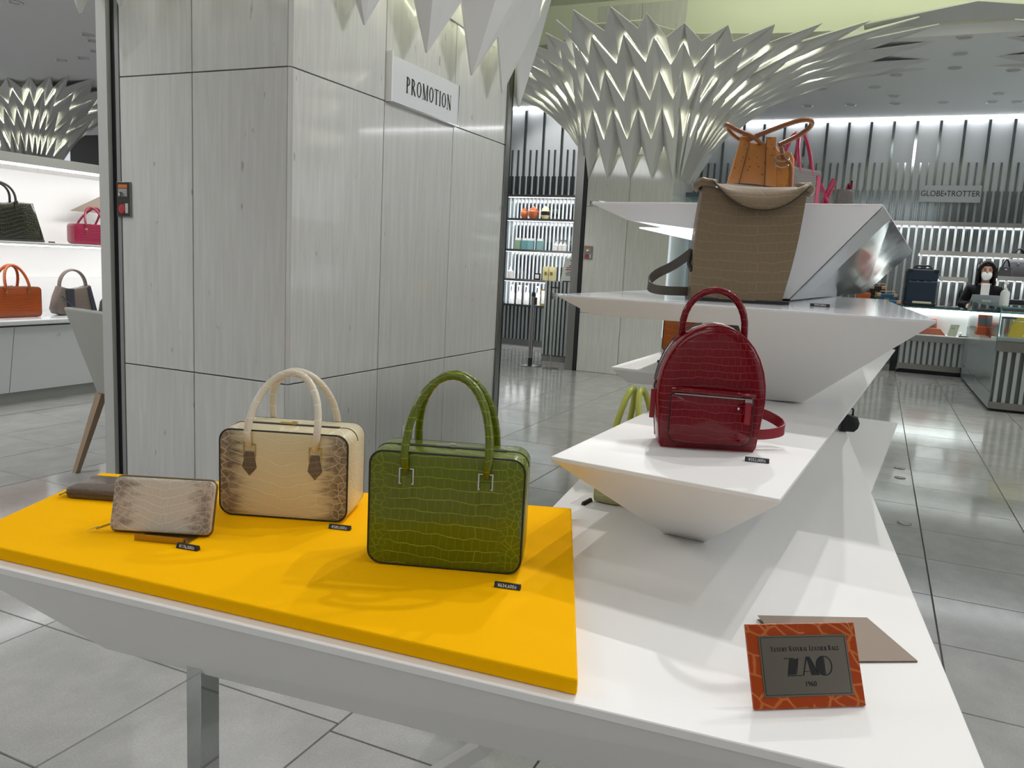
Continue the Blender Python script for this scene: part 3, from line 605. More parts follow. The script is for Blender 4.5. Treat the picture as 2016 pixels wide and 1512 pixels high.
for k, (z, wd, m) in enumerate(((.27, .05, 'red'), (.20, .05, 'red'), (.175, .10, 'red'), (.15, .12, 'red'), (.12, .07, 'grey'), (.10, .11, 'grey'), (.08, .08, 'grey'))):
    f = (z-.012)/.288; yy = -.02+.07*f-.001; MB().prism([(.02*f-wd/2-.0, yy, z), (.02*f+wd/2, yy, z), (.02*f+wd/2, yy+.003, z+.013), (.02*f-wd/2, yy+.003, z+.013)], [(.02*f-wd/2, yy+.001, z), (.02*f+wd/2, yy+.001, z), (.02*f+wd/2, yy+.004, z+.013), (.02*f-wd/2, yy+.004, z+.013)]).obj('print_line', M[m], ss)
p = G(1043, 720, 0)
sn = thing('stanchion', 'grey belt stanchion post with round base in front of the shelving', 'stanchion', (p.x, p.y, 0))
MB().lathe([(.001, 0), (.15, 0), (.15, .012), (.03, .022), (.001, .022)], 24).obj('base', M['steel'], sn, smooth=True, auto=30)
MB().lathe([(.028, .02), (.028, .10), (.001, .10)], 16).obj('collar', M['black'], sn, smooth=True, auto=30)
MB().lathe([(.027, .10), (.027, .86), (.001, .86)], 16).obj('post', M['steel'], sn, smooth=True, auto=30)
MB().lathe([(.026, .86), (.026, .89), (.018, .915), (.001, .92)], 16).obj('belt_head', M['black'], sn, smooth=True, auto=30)
MB().box(.026, .042, -.02, .02, .76, .85).obj('belt_cassette', M['black'], sn)
p = G(1083, 726, 0)
sn = thing('sign_stand', 'thin metal floor stand with small round base before the podium', 'stand', (p.x, p.y, 0))
MB().lathe([(.001, 0), (.10, 0), (.10, .008), (.012, .014), (.001, .014)], 22).obj('base', M['steel'], sn, smooth=True, auto=30)
MB().lathe([(.006, .012), (.006, .98), (.001, .98)], 8).obj('pole', M['chrome'], sn)
MB().box(-.05, .05, -.01, .01, .98, .995).obj('clip', M['black'], sn)
# glass showcase right of the far pillar
a, b = AY(1326, 500, 9.9), AY(1470, 500, 9.9)
gc = thing('glass_showcase', 'tall lit glass showcase behind the display tiers right of the distant pillar', 'showcase', (a.x, 9.9, 0))
wd = b.x-a.x
MB().box(.0, wd, 0, .5, 0, .35).obj('plinth', M['grey'], gc)
MB().box(.0, wd, .48, .5, .35, 2.15).obj('back_panel', mat('pale_blue_panel', '#c3d3da', .4), gc)
MB().box(.0, wd, 0, .5, 2.15, 2.2).obj('top_frame', mat('frame_teal', '#56676b', .3, .6), gc)
for x in (0, .28, wd): MB().box(x-.012, x+.012, 0, .03, .35, 2.15).obj('upright', M['steel'], gc)
MB().box(.012, .268, .005, .012, .35, 2.15).obj('glass_pane', M['glass'], gc); MB().box(.292, wd-.012, .005, .012, .35, 2.15).obj('glass_pane', M['glass'], gc)
MB().box(.33, .37, .4, .44, .4, 2.1).obj('light_tube', M['ledsoft'], gc)
# ================================================================ rear counter with glass case
RY = 12.75
rc = thing('glass_counter', 'lit glass counter with fluted mirrored front where the masked person stands', 'counter', (0, RY, 0))
RX0, RX1 = .345, 3.2
MB().box(RX0+.04, RX1, .05, .38, 0, .06).obj('toe_kick', M['black'], rc)
MB().box(RX0, RX1, 0, .38, .06, .50).obj('body', mat('counter_grey', '#6d7274', .3, .3), rc)
MB().box(RX0, RX1, -.045, .0, .06, .14).obj('base_rail', M['steel'], rc)
f_me = MB().box(-.022, .022, -.035, 0, .14, .46).mesh('flute', M['flute'])
for i in range(int((RX1-RX0)/.075)): inst('flute', f_me, rc, (RX0+.04+.075*i, 0, 0))
MB().box(RX0, RX1, -.05, .38, .46, .545).obj('ledge', M['grey'], rc)
MB().box(RX0, RX1, -.045, .36, .545, .555).obj('case_floor', M['white'], rc)
MB().box(RX0, RX1, .35, .38, .555, .92).obj('case_back', M['white'], rc)
MB().box(RX0, RX1, .28, .35, .895, .915).obj('light_strip', M['led'], rc)
MB().box(RX0, RX1, -.05, .40, .925, .938).obj('glass_top', M['glass'], rc)
MB().box(RX0, RX1, -.056, -.05, .92, .94).obj('top_edge', M['glassedge'], rc)
MB().box(RX0, RX1, -.044, -.038, .555, .92).obj('glass_front', M['glass'], rc)
MB().box(RX0-.01, RX0, -.045, .36, .555, .92).obj('glass_side', M['glass'], rc)
# luggage plinth to the left
lp = thing('low_plinth', 'low fluted plinth carrying the small suitcases left of the glass counter', 'plinth', (0, RY, 0))
MB().box(-1.6, .255, .03, .8, 0, .78).obj('body', mat('plinth_grey', '#5a5e62', .3, .3), lp)
for i in range(24): inst('flute', MB().box(-.022, .022, -.0, .03, .10, .74).mesh('flute', M['flute']) if i == 0 else bpy.data.meshes[[m.name for m in bpy.data.meshes if m.name.startswith('flute')][-1]], lp, (-1.55+.075*i, 0, 0))
MB().box(-1.6, .255, 0, .8, .78, .80).obj('top', M['slat'], lp); MB().box(-1.6, .255, -.01, .0, 0, .10).obj('base_rail', M['steel'], lp)
MB().box(.262, .338, .1, .4, .0, .79).obj('dark_gap_panel', M['black'], lp)
# suitcases
tan = mat('tan_leather', '#c49878', .45)
teal = mat('teal_board', '#1f5c78', .45); navy = mat('navy_board', '#16283b', .5)
z0 = .80
a = AY(1752, 590, 12.9)
def cased(px0, px1, ptop, y, zb): p, q = AY(px0, ptop, y), AY(px1, ptop, y); return p.x, q.x, p.z-zb
def suitcase(label, px0, px1, ptop, y, zb, m, trim, d=.15, handle=True):
    x0, x1, h = cased(px0, px1, ptop, y, zb); wd = x1-x0
    t = thing('suitcase', label, 'suitcase', ((x0+x1)/2, y, zb), 0, 'small suitcases on the plinth')
    MB().box(-wd/2, wd/2, 0, d, 0.001, h*.66).obj('body', m, t, bevel=.012)
    MB().box(-wd/2-.004, wd/2+.004, -.004, d+.004, h*.67, h).obj('lid', m, t, bevel=.012)
    for sx in (-1, 1):
        for z in (0.002, h-.05): MB().box(min(sx*wd/2, sx*(wd/2-.05))-.006, max(sx*wd/2, sx*(wd/2-.05))+.006, -.008, .05, z, z+.05).obj('corner', trim, t, bevel=.01)
    MB().box(-.03, .03, -.014, -.004, h*.56, h*.78).obj('latch', M['brass'], t)
    if handle: MB().tube([(-.10, d/2, h), (-.09, d/2, h+.03), (.09, d/2, h+.03), (.10, d/2, h)], .009, 6).obj('handle', trim, t)
suitcase('teal suitcase with tan corners, upper left one of the pair on the plinth', 1727, 1768, 577, 13.0, .801, teal, tan)
suitcase('teal suitcase with tan corners standing in front of the other teal one', 1741, 1774, 590, 12.80, .801, teal, tan, .14, False)
suitcase('black case with tan corners peeping above the teal suitcases', 1714, 1744, 562, 13.25, .801, M['black'], tan)
x0, x1, h = cased(1690, 1713, 575, 12.82, .80)
t = thing('orange_box', 'shiny orange case just visible above the middle display tier', 'case', ((x0+x1)/2, 12.82, .801))
MB().box(-.10, .09, 0, .12, 0, h).obj('body', mat('amber_leather', '#a8521c', .25), t, bevel=.015)
MB().tube([(-.05, .06, h), (-.04, .06, h+.04), (.04, .06, h+.04), (.05, .06, h)], .006, 6).obj('handle', M['black'], t)
# tall navy trunk on the counter
a, b = AY(1781, 596, 12.92), AY(1848, 531, 12.92); wd, h = b.x-a.x, b.z-.945
t = thing('trunk', 'tall dark navy trunk standing on the left end of the glass counter', 'trunk', ((a.x+b.x)/2, 12.84, .94))
MB().box(-wd/2, wd/2, 0, .3, 0, h*.68).obj('body', navy, t, bevel=.015); MB().box(-wd/2-.004, wd/2+.004, -.005, .305, h*.69, h).obj('lid', navy, t, bevel=.015)
for sx in (-1, 1):
    for z in (0, h-.05): MB().box(min(sx*wd/2, sx*(wd/2-.05))-.008, max(sx*wd/2, sx*(wd/2-.05))+.008, -.01, .05, z, z+.054).obj('corner', M['black'], t, bevel=.01)
MB().box(-.12, .12, .1, .2, h, h+.02).obj('handle_plate', M['black'], t); MB().tube([(-.11, .15, h+.01), (-.09, .15, h+.05), (.09, .15, h+.05), (.11, .15, h+.01)], .014, 6).obj('handle', M['black'], t)
MB().box(-wd/2+.02, wd/2-.02, -.12, -.005, 0, .045).obj('tray', M['black'], t)
t = thing('leaflet_stack', 'cream paper stack lying in front of the navy trunk', 'papers', ((a.x+b.x)/2, 12.80, .985)); MB().box(-.10, .14, -.06, .0, .001, .03).obj('paper_sheets', mat('cream_paper', '#d9d3b8', .7), t, bevel=.003)
# goods in the lit case
oran = mat('orange_red_leather', '#c25a34', .4)
def tray(label, px0, px1, py0, py1, y, z):
    a, b = AY(px0, py1, y), AY(px1, py0, y); wd = b.x-a.x
    t = thing('leather_tray', label, 'box', ((a.x+b.x)/2, y, z), 0, 'orange leather boxes')
    q = wd
    MB().prism([(-q*.5, 0, 0), (q*.5, 0, 0), (q*.5, .2, 0), (-q*.5, .2, 0)], [(-q*.45, .02, .09), (q*.32, .02, .09), (q*.32, .18, .09), (-q*.45, .18, .09)]).obj('body', oran, t, bevel=.006)
    ld = MB().prism([(-q*.38, .14, .09), (q*.22, .14, .09), (q*.22, .16, .09), (-q*.38, .16, .09)], [(-q*.36, .20, .22), (q*.20, .20, .22), (q*.20, .22, .22), (-q*.36, .22, .22)]).obj('lid', oran, t, bevel=.006)
    MB().prism([(-q*.30, .144, .11), (q*.14, .144, .11), (q*.14, .15, .11), (-q*.30, .15, .11)], [(-q*.30, .178, .19), (q*.14, .178, .19), (q*.14, .184, .19), (-q*.30, .184, .19)]).obj('blue_lining', mat('blue_grey_lining', '#5f6f80', .6), ld)
tray('orange red leather box with open lid beside the tier corner', 1800, 1868, 612, 645, RY+.12, .556)
t = thing('name_card', 'beige card propped up in the lit glass counter', 'card', (AY(1877, 640, RY+.1).x, RY+.1, .556))
MB().prism([(-.06, 0, 0), (.05, 0, 0), (.05, .015, 0), (-.06, .015, 0)], [(-.025, .07, .16), (.085, .07, .16), (.085, .085, .16), (-.025, .085, .16)]).obj('card_panel', mat('beige_card', '#b9b29c', .6), t); MB().box(-.02, .03, .045, .05, .105, .115).obj('print_line', M['grey'], t)
t = thing('key_holder', 'small dark leather key holder lying beside the beige card', 'key holder', (AY(1897, 646, RY+.08).x, RY+.08, .556))
MB().box(-.05, .05, -.02, .03, 0, .015).obj('body', mat('dark_brown', '#3a2a26', .5), t, bevel=.004); MB().tube([(-.03, 0, .015), (-.035, 0, .05), (-.02, 0, .055), (-.02, 0, .015)], .005, 6).obj('loop', M['chrome'], t)
# laptop and phone
lx = AY(1945, 590, 12.86)
t = thing('laptop', 'open grey laptop on the glass counter before the masked person', 'laptop', (lx.x-.03, 12.86, .939))
MB().box(-.19, .19, -.02, .12, 0, .012).obj('keyboard_base', M['grey'], t)
MB().prism([(-.21, .0, .012), (.20, 0, .012), (.20, .01, .012), (-.21, .01, .012)], [(-.17, -.06, .215), (.20, -.06, .215), (.20, -.05, .215), (-.17, -.05, .215)]).obj('screen_lid', mat('laptop_grey', '#8f9294', .35, .4), t, bevel=.004)
MB().prism([(-.05, -.045, .10), (.06, -.045, .10), (.06, -.038, .10), (-.05, -.038, .10)], [(-.045, -.057, .15), (.065, -.057, .15), (.065, -.05, .15), (-.045, -.05, .15)]).obj('label_sticker', mat('sticker', '#b5b7b0', .6), t)
t = thing('eyeglass_tray', 'dark low tray with chrome rims on the glass counter by the trunk', 'tray', (AY(1866, 590, 12.85).x, 12.85, .939))
MB().box(-.16, .16, 0, .12, 0, .012).obj('base', M['black'], t); MB().tube([(-.14, .02, .02), (-.05, .0, .03), (.05, .04, .02), (.14, .02, .03)], .008, 6).obj('rim', M['chrome'], t)
# black bags on the right wall shelf
def tote(label, px0, px1, py0, py1, y, hz, m):
    a, b = AY(px0, py1, y), AY(px1, py0, y); wd, h = b.x-a.x, b.z-a.z
    t = thing('tote_bag', label, 'bag', ((a.x+b.x)/2, y, a.z), 0, 'black bags on the wall shelf')
    MB().prism([(-wd/2, 0, 0), (wd/2, 0, 0), (wd/2, .10, 0), (-wd/2, .10, 0)], [(-wd/2+.03, .03, h), (wd/2-.03, .03, h), (wd/2-.03, .08, h), (-wd/2+.03, .08, h)]).obj('body', m, t, bevel=.012)
    MB().box(-wd/2+.03, wd/2-.03, .02, .035, h*.78, h*.98).obj('flap_band', m, t)
    for yy in (.03, .085): MB().tube([(wd*.22*math.cos(q*math.pi/10), yy, h-.03+hz*math.sin(q*math.pi/10)) for q in range(11)], .011, 6).obj('handle', M['black'], t, smooth=True)
    MB().box(-.015, .015, .012, .02, h*.72, h*.84).obj('clasp', M['chrome'], t)
tote('large charcoal tote bag on the wall shelf right of the person', 1969, 2040, 511, 547, 13.47, .17, M['dark'])
tote('smaller grey tote bag on the wall shelf beside the person', 1962, 1998, 526, 548, 13.35, .13, mat('grey_bag', '#3c3c3e', .6))
a = AY(1999, 590, 13.0); t = thing('card_case', 'black case standing on the counter behind the dispenser bottle', 'case', (a.x, 13.0, .94))
MB().box(-.12, .16, 0, .1, 0, .17).obj('body', M['black'], t, bevel=.01); MB().box(.02, .08, -.004, 0, .05, .09).obj('badge_plate', M['chrome'], t)
# ================================================================ front counter
FX, FYf = 1.15, 9.53
fc = thing('display_counter', 'grey fluted counter with corner glass case at the right edge', 'counter', (FX, FYf, 0))
cgl = mat('grey_glass_panel', '#98a3a5', .15, 0)
MB().box(.05, 3.4, .05, 3.0, 0, .05).obj('toe_kick', M['black'], fc)
MB().box(.01, 3.4, .01, 3.05, .05, .66).obj('body', mat('counter_core', '#66696a', .3, .3), fc)
MB().box(-.004, .01, .0, 3.05, .20, .72).obj('side_panel', cgl, fc); MB().box(-.004, .01, .0, 3.05, .03, .195).obj('side_panel', cgl, fc)
MB().box(.0, 3.4, -.03, .01, .03, .10).obj('base_rail', M['steel'], fc)
f_me = MB().box(-.017, .017, -.03, .01, .10, .62).mesh('flute', M['flute'])
for i in range(44): inst('flute', f_me, fc, (.05+.075*i, 0, 0))
MB().box(.0, 3.4, -.035, .05, .62, .72).obj('fascia', M['steel'], fc)
MB().box(.0, 3.4, -.03, 3.05, .70, .72).obj('case_floor', M['whitegl'], fc)
MB().box(-.004, .002, -.03, 3.0, .72, 1.06).obj('glass_pane', M['glass'], fc); MB().box(.0, 3.4, -.034, -.028, .72, 1.06).obj('glass_pane', M['glass'], fc)
MB().box(-.004, 3.4, -.034, 3.0, 1.06, 1.072).obj('glass_top', M['glass'], fc)
MB().box(-.008, .002, -.040, -.028, .72, 1.072).obj('glass_edge', M['glassedge'], fc); MB().box(-.010, -.004, -.034, 3.0, 1.058, 1.074).obj('glass_edge', M['glassedge'], fc); MB().box(-.004, 3.4, -.040, -.034, 1.058, 1.074).obj('glass_edge', M['glassedge'], fc)
tray('orange red leather box inside the corner glass case at right', 1922, 1956, 625, 655, 10.5, .721)
a = AY(1976, 600, 10.05); t = thing('pump_bottle', 'white hand sanitizer pump bottle on the corner glass case', 'bottle', (a.x, 10.05, 1.073))
MB().lathe([(.001, 0), (.042, 0), (.045, .01), (.045, .13), (.035, .155), (.016, .165), (.016, .185), (.001, .185)], 20).obj('body', mat('bottle_white', '#d5d8d8', .35), t, smooth=True, auto=40)
MB().lathe([(.007, .185), (.007, .225), (.022, .228), (.022, .245), (.001, .245)], 12).box(-.006, .006, -.045, 0, .232, .242).obj('pump_head', M['white'], t)
a = AY(2004, 640, 9.75); t = thing('paper_bag', 'yellow paper bag with white emblem inside the glass case', 'bag', (a.x+.06, 9.75, .721))
MB().prism([(-.15, 0, 0), (.2, 0, 0), (.2, .08, 0), (-.15, .08, 0)], [(-.10, .0, .20), (.2, .0, .20), (.2, .06, .20), (-.10, .06, .20)]).obj('body', mat('yellow_paper', '#e2bd12', .5), t, bevel=.01)
MB().prism([(-.09, -.002, .205), (.19, -.002, .205), (.19, .06, .205), (-.09, .06, .205)], [(-.06, .0, .245), (.17, .0, .245), (.17, .05, .245), (-.06, .05, .245)]).obj('folded_top', bpy.data.materials['yellow_paper'], t)
MB().add([(-.01, -.003, .05), (.07, -.003, .05), (.03, -.003, .11)], [(0, 1, 2)]).obj('white_emblem', M['paper'], t)
a = AY(1990, 648, 9.6); t = thing('paper_tray', 'white paper tray lying before the yellow bag in the glass case', 'papers', (a.x+.05, 9.62, .721))
MB().box(-.20, .25, -.05, .10, 0, .035).obj('box_body', M['paper'], t, bevel=.003); MB().box(-.15, .2, -.03, .06, .035, .04).obj('top_sheet', mat('sheet_blue', '#d3d6e4', .6), t)
t = thing('metal_canisters', 'dark metal drum standing behind the dispenser bottle', 'canister', (AY(1990, 625, 10.9).x, 10.9, .721))
MB().lathe([(.001, 0), (.09, 0), (.09, .2), (.001, .2)], 16).obj('body', M['chrome'], t, smooth=True, auto=30); MB().lathe([(.092, .19), (.092, .21), (.001, .215)], 16).obj('lid', M['black'], t)
# ================================================================ person behind the counter
PYY = 13.33
hp = AY(1941, 545, PYY)
pr = thing('person', 'person in black jacket, white top and white face mask looking down at a laptop', 'person', (hp.x, PYY, 0))
skin = mat('skin', '#c79b83', .5); hairm = mat('black_hair', '#140f0d', .55, spec=.25); jack = mat('black_jacket', '#0d0d0f', .85, spec=.2)
zs = hp.z - .02            # chin height
def skinmesh(name, m, parent, nodes, edges, sub=2):
    me = bpy.data.meshes.new(name); me.from_pydata([n[0] for n in nodes], edges, []); me.materials.append(m)
    o = bpy.data.objects.new(name, me); COL.objects.link(o); o.parent = parent
    o.modifiers.new('skin', 'SKIN')
    sv = me.skin_vertices[0].data if me.skin_vertices else None
    if sv:
        for i, n in enumerate(nodes): r = n[1]; sv[i].radius = r if isinstance(r, tuple) else (r, r)
        sv[0].use_root = True
    o.modifiers['skin'].use_smooth_shade = True
    s = o.modifiers.new('subsurf', 'SUBSURF'); s.levels = s.render_levels = sub
    return o
# body: pelvis, spine, neck, head, arms, legs as one surface
sh = zs-.11
N = [((0, .04, .86), (.17, .12)), ((0, .05, 1.02), (.14, .10)), ((0, .03, sh-.16), (.165, .11)), ((0, .02, sh-.03), (.065, .055)), ((0, 0, zs-.02), (.052, .055)), ((0, -.03, zs+.05), (.075, .085)), ((0, -.02, zs+.15), (.092, .105)), ((0, -.01, zs+.23), (.07, .085)),
     ((-.15, .03, sh-.085), .045), ((-.25, -.02, sh-.28), .048), ((-.17, -.24, .985), .036), ((.15, .03, sh-.085), .045), ((.25, .0, sh-.29), .048), ((.13, -.20, .99), .036),
     ((-.09, .04, .76), .09), ((-.09, .03, .45), .06), ((-.09, .05, .07), .045), ((-.09, -.08, .035), .035), ((.09, .04, .76), .09), ((.09, .03, .45), .06), ((.09, .05, .07), .045), ((.09, -.08, .035), .035)]
Eg = [(0, 1), (1, 2), (2, 3), (3, 4), (4, 5), (5, 6), (6, 7), (3, 8), (8, 9), (9, 10), (3, 11), (11, 12), (12, 13), (0, 14), (14, 15), (15, 16), (16, 17), (0, 18), (18, 19), (19, 20), (20, 21)]
body = skinmesh('body', skin, pr, N, Eg)
# hands with five fingers resting on the counter
for sx, hx, hy in ((-1, -.17, -.24), (1, .13, -.20)):
    nn = [((hx, hy, .985), (.030, .022)), ((hx-.005*sx, hy-.05, .972), (.036, .018))]; ee = [(0, 1)]
    for k, (fx, L_) in enumerate(((-.027, .055), (-.009, .066), (.009, .062), (.026, .048))):
        i = len(nn); nn += [((hx+fx, hy-.075, .972), .0095), ((hx+fx*1.1, hy-.075-L_*.55, .968), .0085), ((hx+fx*1.15, hy-.075-L_, .955), .0075)]; ee += [(1, i), (i, i+1), (i+1, i+2)]
    i = len(nn); s_ = 1 if sx < 0 else -1
    nn += [((hx+.035*s_, hy-.035, .968), .011), ((hx+.05*s_, hy-.07, .958), .0095)]; ee += [(0, i), (i, i+1)]
    skinmesh('hand', skin, body, nn, ee, 1)
# jacket
JN = [((0, .05, .80), (.20, .15)), ((0, .05, .98), (.175, .135)), ((0, .03, sh-.16), (.20, .135)), ((0, .03, sh-.035), (.135, .105)), ((-.175, .03, sh-.055), .088), ((-.265, -.01, sh-.28), .068), ((-.175, -.215, 1.0), .052), ((.175, .03, sh-.055), .088), ((.265, .01, sh-.29), .068), ((.135, -.175, 1.0), .052)]
jk = skinmesh('jacket', jack, pr, JN, [(0, 1), (1, 2), (2, 3), (3, 4), (4, 5), (5, 6), (3, 7), (7, 8), (8, 9)])
# white top between the lapels
MB().prism([(-.05, -.118, 1.0), (.055, -.118, 1.0), (.055, -.06, 1.0), (-.05, -.06, 1.0)], [(-.058, -.112, sh+.03), (.058, -.112, sh+.03), (.05, -.05, sh+.045), (-.05, -.05, sh+.045)]).obj('white_top', mat('white_shirt', '#cfccc8', .7), pr, bevel=.012, seg=3)
for s_ in (-1, 1): MB().prism([(s_*.055, -.125, .98), (s_*.10, -.11, .98), (s_*.10, -.09, .98), (s_*.055, -.1, .98)], [(s_*.06, -.105, sh+.02), (s_*.105, -.06, sh+.0), (s_*.09, -.04, sh+.0), (s_*.055, -.08, sh+.02)]).obj('lapel', jack, jk)
MB().prism([(.095, -.138, sh-.16), (.15, -.128, sh-.165), (.15, -.12, sh-.165), (.095, -.13, sh-.16)], [(.095, -.135, sh-.135), (.15, -.125, sh-.14), (.15, -.117, sh-.14), (.095, -.127, sh-.135)]).obj('name_badge', M['paper'], jk)
# hair: cap and two long sides
hr = MB(); R = []
for a in range(9):
    th = math.pi/2*a/8; k = math.cos(th)
    R.append([(.108*max(k, .03)*math.cos(q*math.pi/12), (.115 if math.sin(q*math.pi/12) > 0 else .098)*max(k, .03)*math.sin(q*math.pi/12)-.01, zs+(.135 if math.sin(q*math.pi/12) > -.3 else .165)+(.118 if math.sin(q*math.pi/12) > -.3 else .088)*math.sin(th)) for q in range(24)])
hr.loft(R)
for s_ in (-1, 1):
    rr_ = []
    for z, x, y, w_, d_ in ((zs+.19, .088, .0, .028, .075), (zs+.10, .098, .0, .024, .075), (zs+.02, .104, .0, .026, .07), (zs-.06, .106, -.005, .026, .06), (zs-.10, .104, -.01, .012, .03)):
        rr_.append([(s_*x+w_*math.cos(q*math.pi/6), y+d_*math.sin(q*math.pi/6), z) for q in range(12)])
    hr.loft(rr_)
hr.loft([[(.11*math.cos(q*math.pi/8), .055+.07*math.sin(q*math.pi/8), z) for q in range(16)] for z in (zs+.17, zs+.05, zs-.07)])
# fringe swept to both sides
for s_ in (-1, 1):
    hr.loft([[(s_*x+.03*math.cos(q*math.pi/4), y+.02*math.sin(q*math.pi/4), z) for q in range(8)] for x, y, z in ((.012, -.085, zs+.232), (.045, -.098, zs+.205), (.078, -.085, zs+.155), (.098, -.05, zs+.10))])
hr.obj('hair', hairm, pr, smooth=True)
# face: mask, eyes, brows, nose, ears
mk = []
for z, wx, yy in ((zs-.03, .025, -.085), (zs-.01, .055, -.115), (zs+.03, .072, -.135), (zs+.065, .070, -.130), (zs+.085, .062, -.115)):
    mk.append([(wx*math.sin(-1.35+2.7*q/10), yy+.075*(1-math.cos(-1.35+2.7*q/10)), z) for q in range(11)])
mb = MB(); mb.loft(mk, False, False); o = mb.obj('face_mask', mat('mask_white', '#e4e4e2', .8), pr, smooth=True); sd = o.modifiers.new('solid', 'SOLIDIFY'); sd.thickness = .006
for s_ in (-1, 1):
    MB().ell((s_*.034, -.112, zs+.115), .016, .008, .006, 10, 6).obj('eye', M['black'], body, smooth=True)
    MB().tube([(s_*.015, -.116, zs+.138), (s_*.035, -.117, zs+.143), (s_*.055, -.103, zs+.137)], .0035, 6).obj('eyebrow', hairm, body)
    MB().ell((s_*.092, -.005, zs+.10), .012, .02, .03, 8, 6).obj('ear', skin, body, smooth=True)
MB().ell((0, -.122, zs+.09), .014, .016, .028, 10, 6).obj('nose', skin, body, smooth=True)
MB().ell((0, -.112, zs+.03), .026, .008, .007, 10, 6).obj('mouth', mat('lips', '#a5605a', .5), body, smooth=True)
# ================================================================ main display table
T = .665
tb = thing('display_table', 'large white angular display table filling the foreground', 'table')
top = [(-1.515, .884), (.19, 1.013), (-.072, 3.519), (-.80, 3.55), (-.704, 2.081), (-.672, 1.795), (-.662, 1.722), (-1.70, 1.352)]
bl = G(210, 1278, .50); bb = G(800, 1430, .50)
dirx = (bb-bl).normalized()
bot = [(bl.x, bl.y), (bl.x+dirx.x*1.33, bl.y+dirx.y*1.33), (-.17, 3.3), (-.62, 3.3), (-.58, 2.05), (-.55, 1.78), (-.60, 1.56), (-1.36, 1.27)]
MB().prism([(x, y, T-.014) for x, y in top], [(x, y, T) for x, y in top]).obj('tabletop', M['white'], tb, bevel=.0015, seg=1)
ins = [(x*.997-.001, y+.004) for x, y in top]
MB().prism([(x, y, .50) for x, y in bot], [(x, y, T-.014) for x, y in ins]).obj('tapered_underbody', M['white'], tb)
p = G(372, 1330, .50)
MB().box(p.x-.012, p.x+.022, p.y+.005, p.y+.05, 0, .52).obj('leg', M['mirror'], tb, bevel=.001, seg=1)
MB().box(-.56, -.52, 2.1, 2.14, 0, .505).obj('leg', M['mirror'], tb)
a, b = G(900, 1512, .22), G(1010, 1475, .34)
MB().tube([(a.x-.25, a.y-.03, .01), (a.x, a.y+.12, .2), (b.x+.02, b.y+.2, .45), (b.x+.12, b.y+.25, .52)], .022, 4).obj('brace', M['white'], tb)
# second, lower table behind
c0, c1, c2 = G(1660, 818, .47), G(1767, 832, .47), G(1718, 961, .47)
t = thing('low_table', 'lower white platform table behind the right edge of the big table', 'table')
pts = [(c1.x, c1.y), (c2.x, c2.y), (c2.x-.03, c2.y-.35), (c2.x-.45, c2.y-.2), (c0.x-.5, c0.y)]
MB().prism([(x, y, .456) for x, y in pts], [(x, y, .47) for x, y in pts]).obj('tabletop', M['white'], t)
MB().prism([(x*.9-.02, y*.96+.12, .34) for x, y in pts], [(x, y, .456) for x, y in pts]).obj('tapered_underbody', M['white'], t)
MB().box(c0.x-.2, c0.x-.16, c0.y-.9, c0.y-.86, 0, .345).obj('leg', M['mirror'], t)
# yellow pad
pad = [G(1138, 1338, .69), G(1125, 1000, .69), G(200, 930, .69)]
d = (Vector((-1.589, 1.082))-Vector((-1.697, 1.357)))
pts = [(-1.52, .907), (pad[0].x, pad[0].y), (pad[1].x, pad[1].y), (pad[2].x, pad[2].y)]
o = MB().prism([(x, y, T+.0005) for x, y in pts], [(x, y, .69) for x, y in pts]).obj('display_pad', mat('yellow_cloth', '#fdba00', .8, spec=.05), bevel=.004, seg=3)
tag(o, 'mustard yellow cloth covered pad on the white table under the handbags', 'display pad')
# ================================================================ stacked tiers
def tier(label, zt, poly, back_dy, back_slope, mt=None, names=('tapered_body', 'top_panel'), widen=0.0, side=None, th=.008):
    t = thing('display_tier', label, 'display tier')
    fr = [Vector(p) for p in poly]
    n = len(fr); bk = []
    zb = min(p.z for p in fr)
    for p in fr:
        inset = back_slope*(zt-p.z)
        bk.append(Vector((p.x+(back_dy)*widen*(1 if p.x > sum(q.x for q in fr)/n else .6), fr[0].y+back_dy-inset, p.z)))
    MB().loft([fr, bk]).obj(names[0], M['white'], t, bevel=.001, seg=1)
    tops = [fr[0], fr[1], bk[1], bk[0]]
    MB().prism([(p.x, p.y, zt-th) for p in tops], [(p.x, p.y, zt) for p in tops]).obj(names[1], mt or M['white'], t, bevel=.001, seg=1)
    return t, fr, bk
Z1, Z2, Z3 = .88, 1.17, 1.47
def frontpoly(tl, tr, zt, b1, b2, zb, extra=()):
    A, B, C, D = G(*tl, zt), G(*tr, zt), G(*b2, zb), G(*b1, zb)
    nrm = (B-A).cross(D-A).normalized(); 
    P = [A, B, PL(*b2, A, nrm)+Vector((0, 0, .001)), D+Vector((0, 0, .001))]+[PL(*e, A, nrm) for e in extra]; P[2].z = max(P[2].z, zb+.0005)
    return P
poly = frontpoly((1085, 906), (1535, 992), Z1-.008, (1305, 1050), (1387, 1069), T)
tier('lowest white display tier carrying the red backpack', Z1, [Vector(p)-Vector((0, 0, 0)) for p in poly], 3.6, 1.2, widen=.065)
poly = frontpoly((1097, 583), (1843, 636), Z2-.006, (1500, 787), (1580, 793), Z1, ((1454, 641), (1167, 621)))
t2, f2, b2 = tier('middle white display tier with the taupe backpack, tapering down to a keel', Z2, poly, 2.15, .6, M['whitegl'], widen=-.045, th=.006)
poly = frontpoly((1165, 401), (1738, 406), Z3-.006, (1470, 588), (1554, 589), Z2, ((1425, 458), (1235, 433)))
t3, f3, b3 = tier('topmost white display tier with mirrored side above eye level', Z3, poly, 3.4, .35, widen=.055, th=.006)
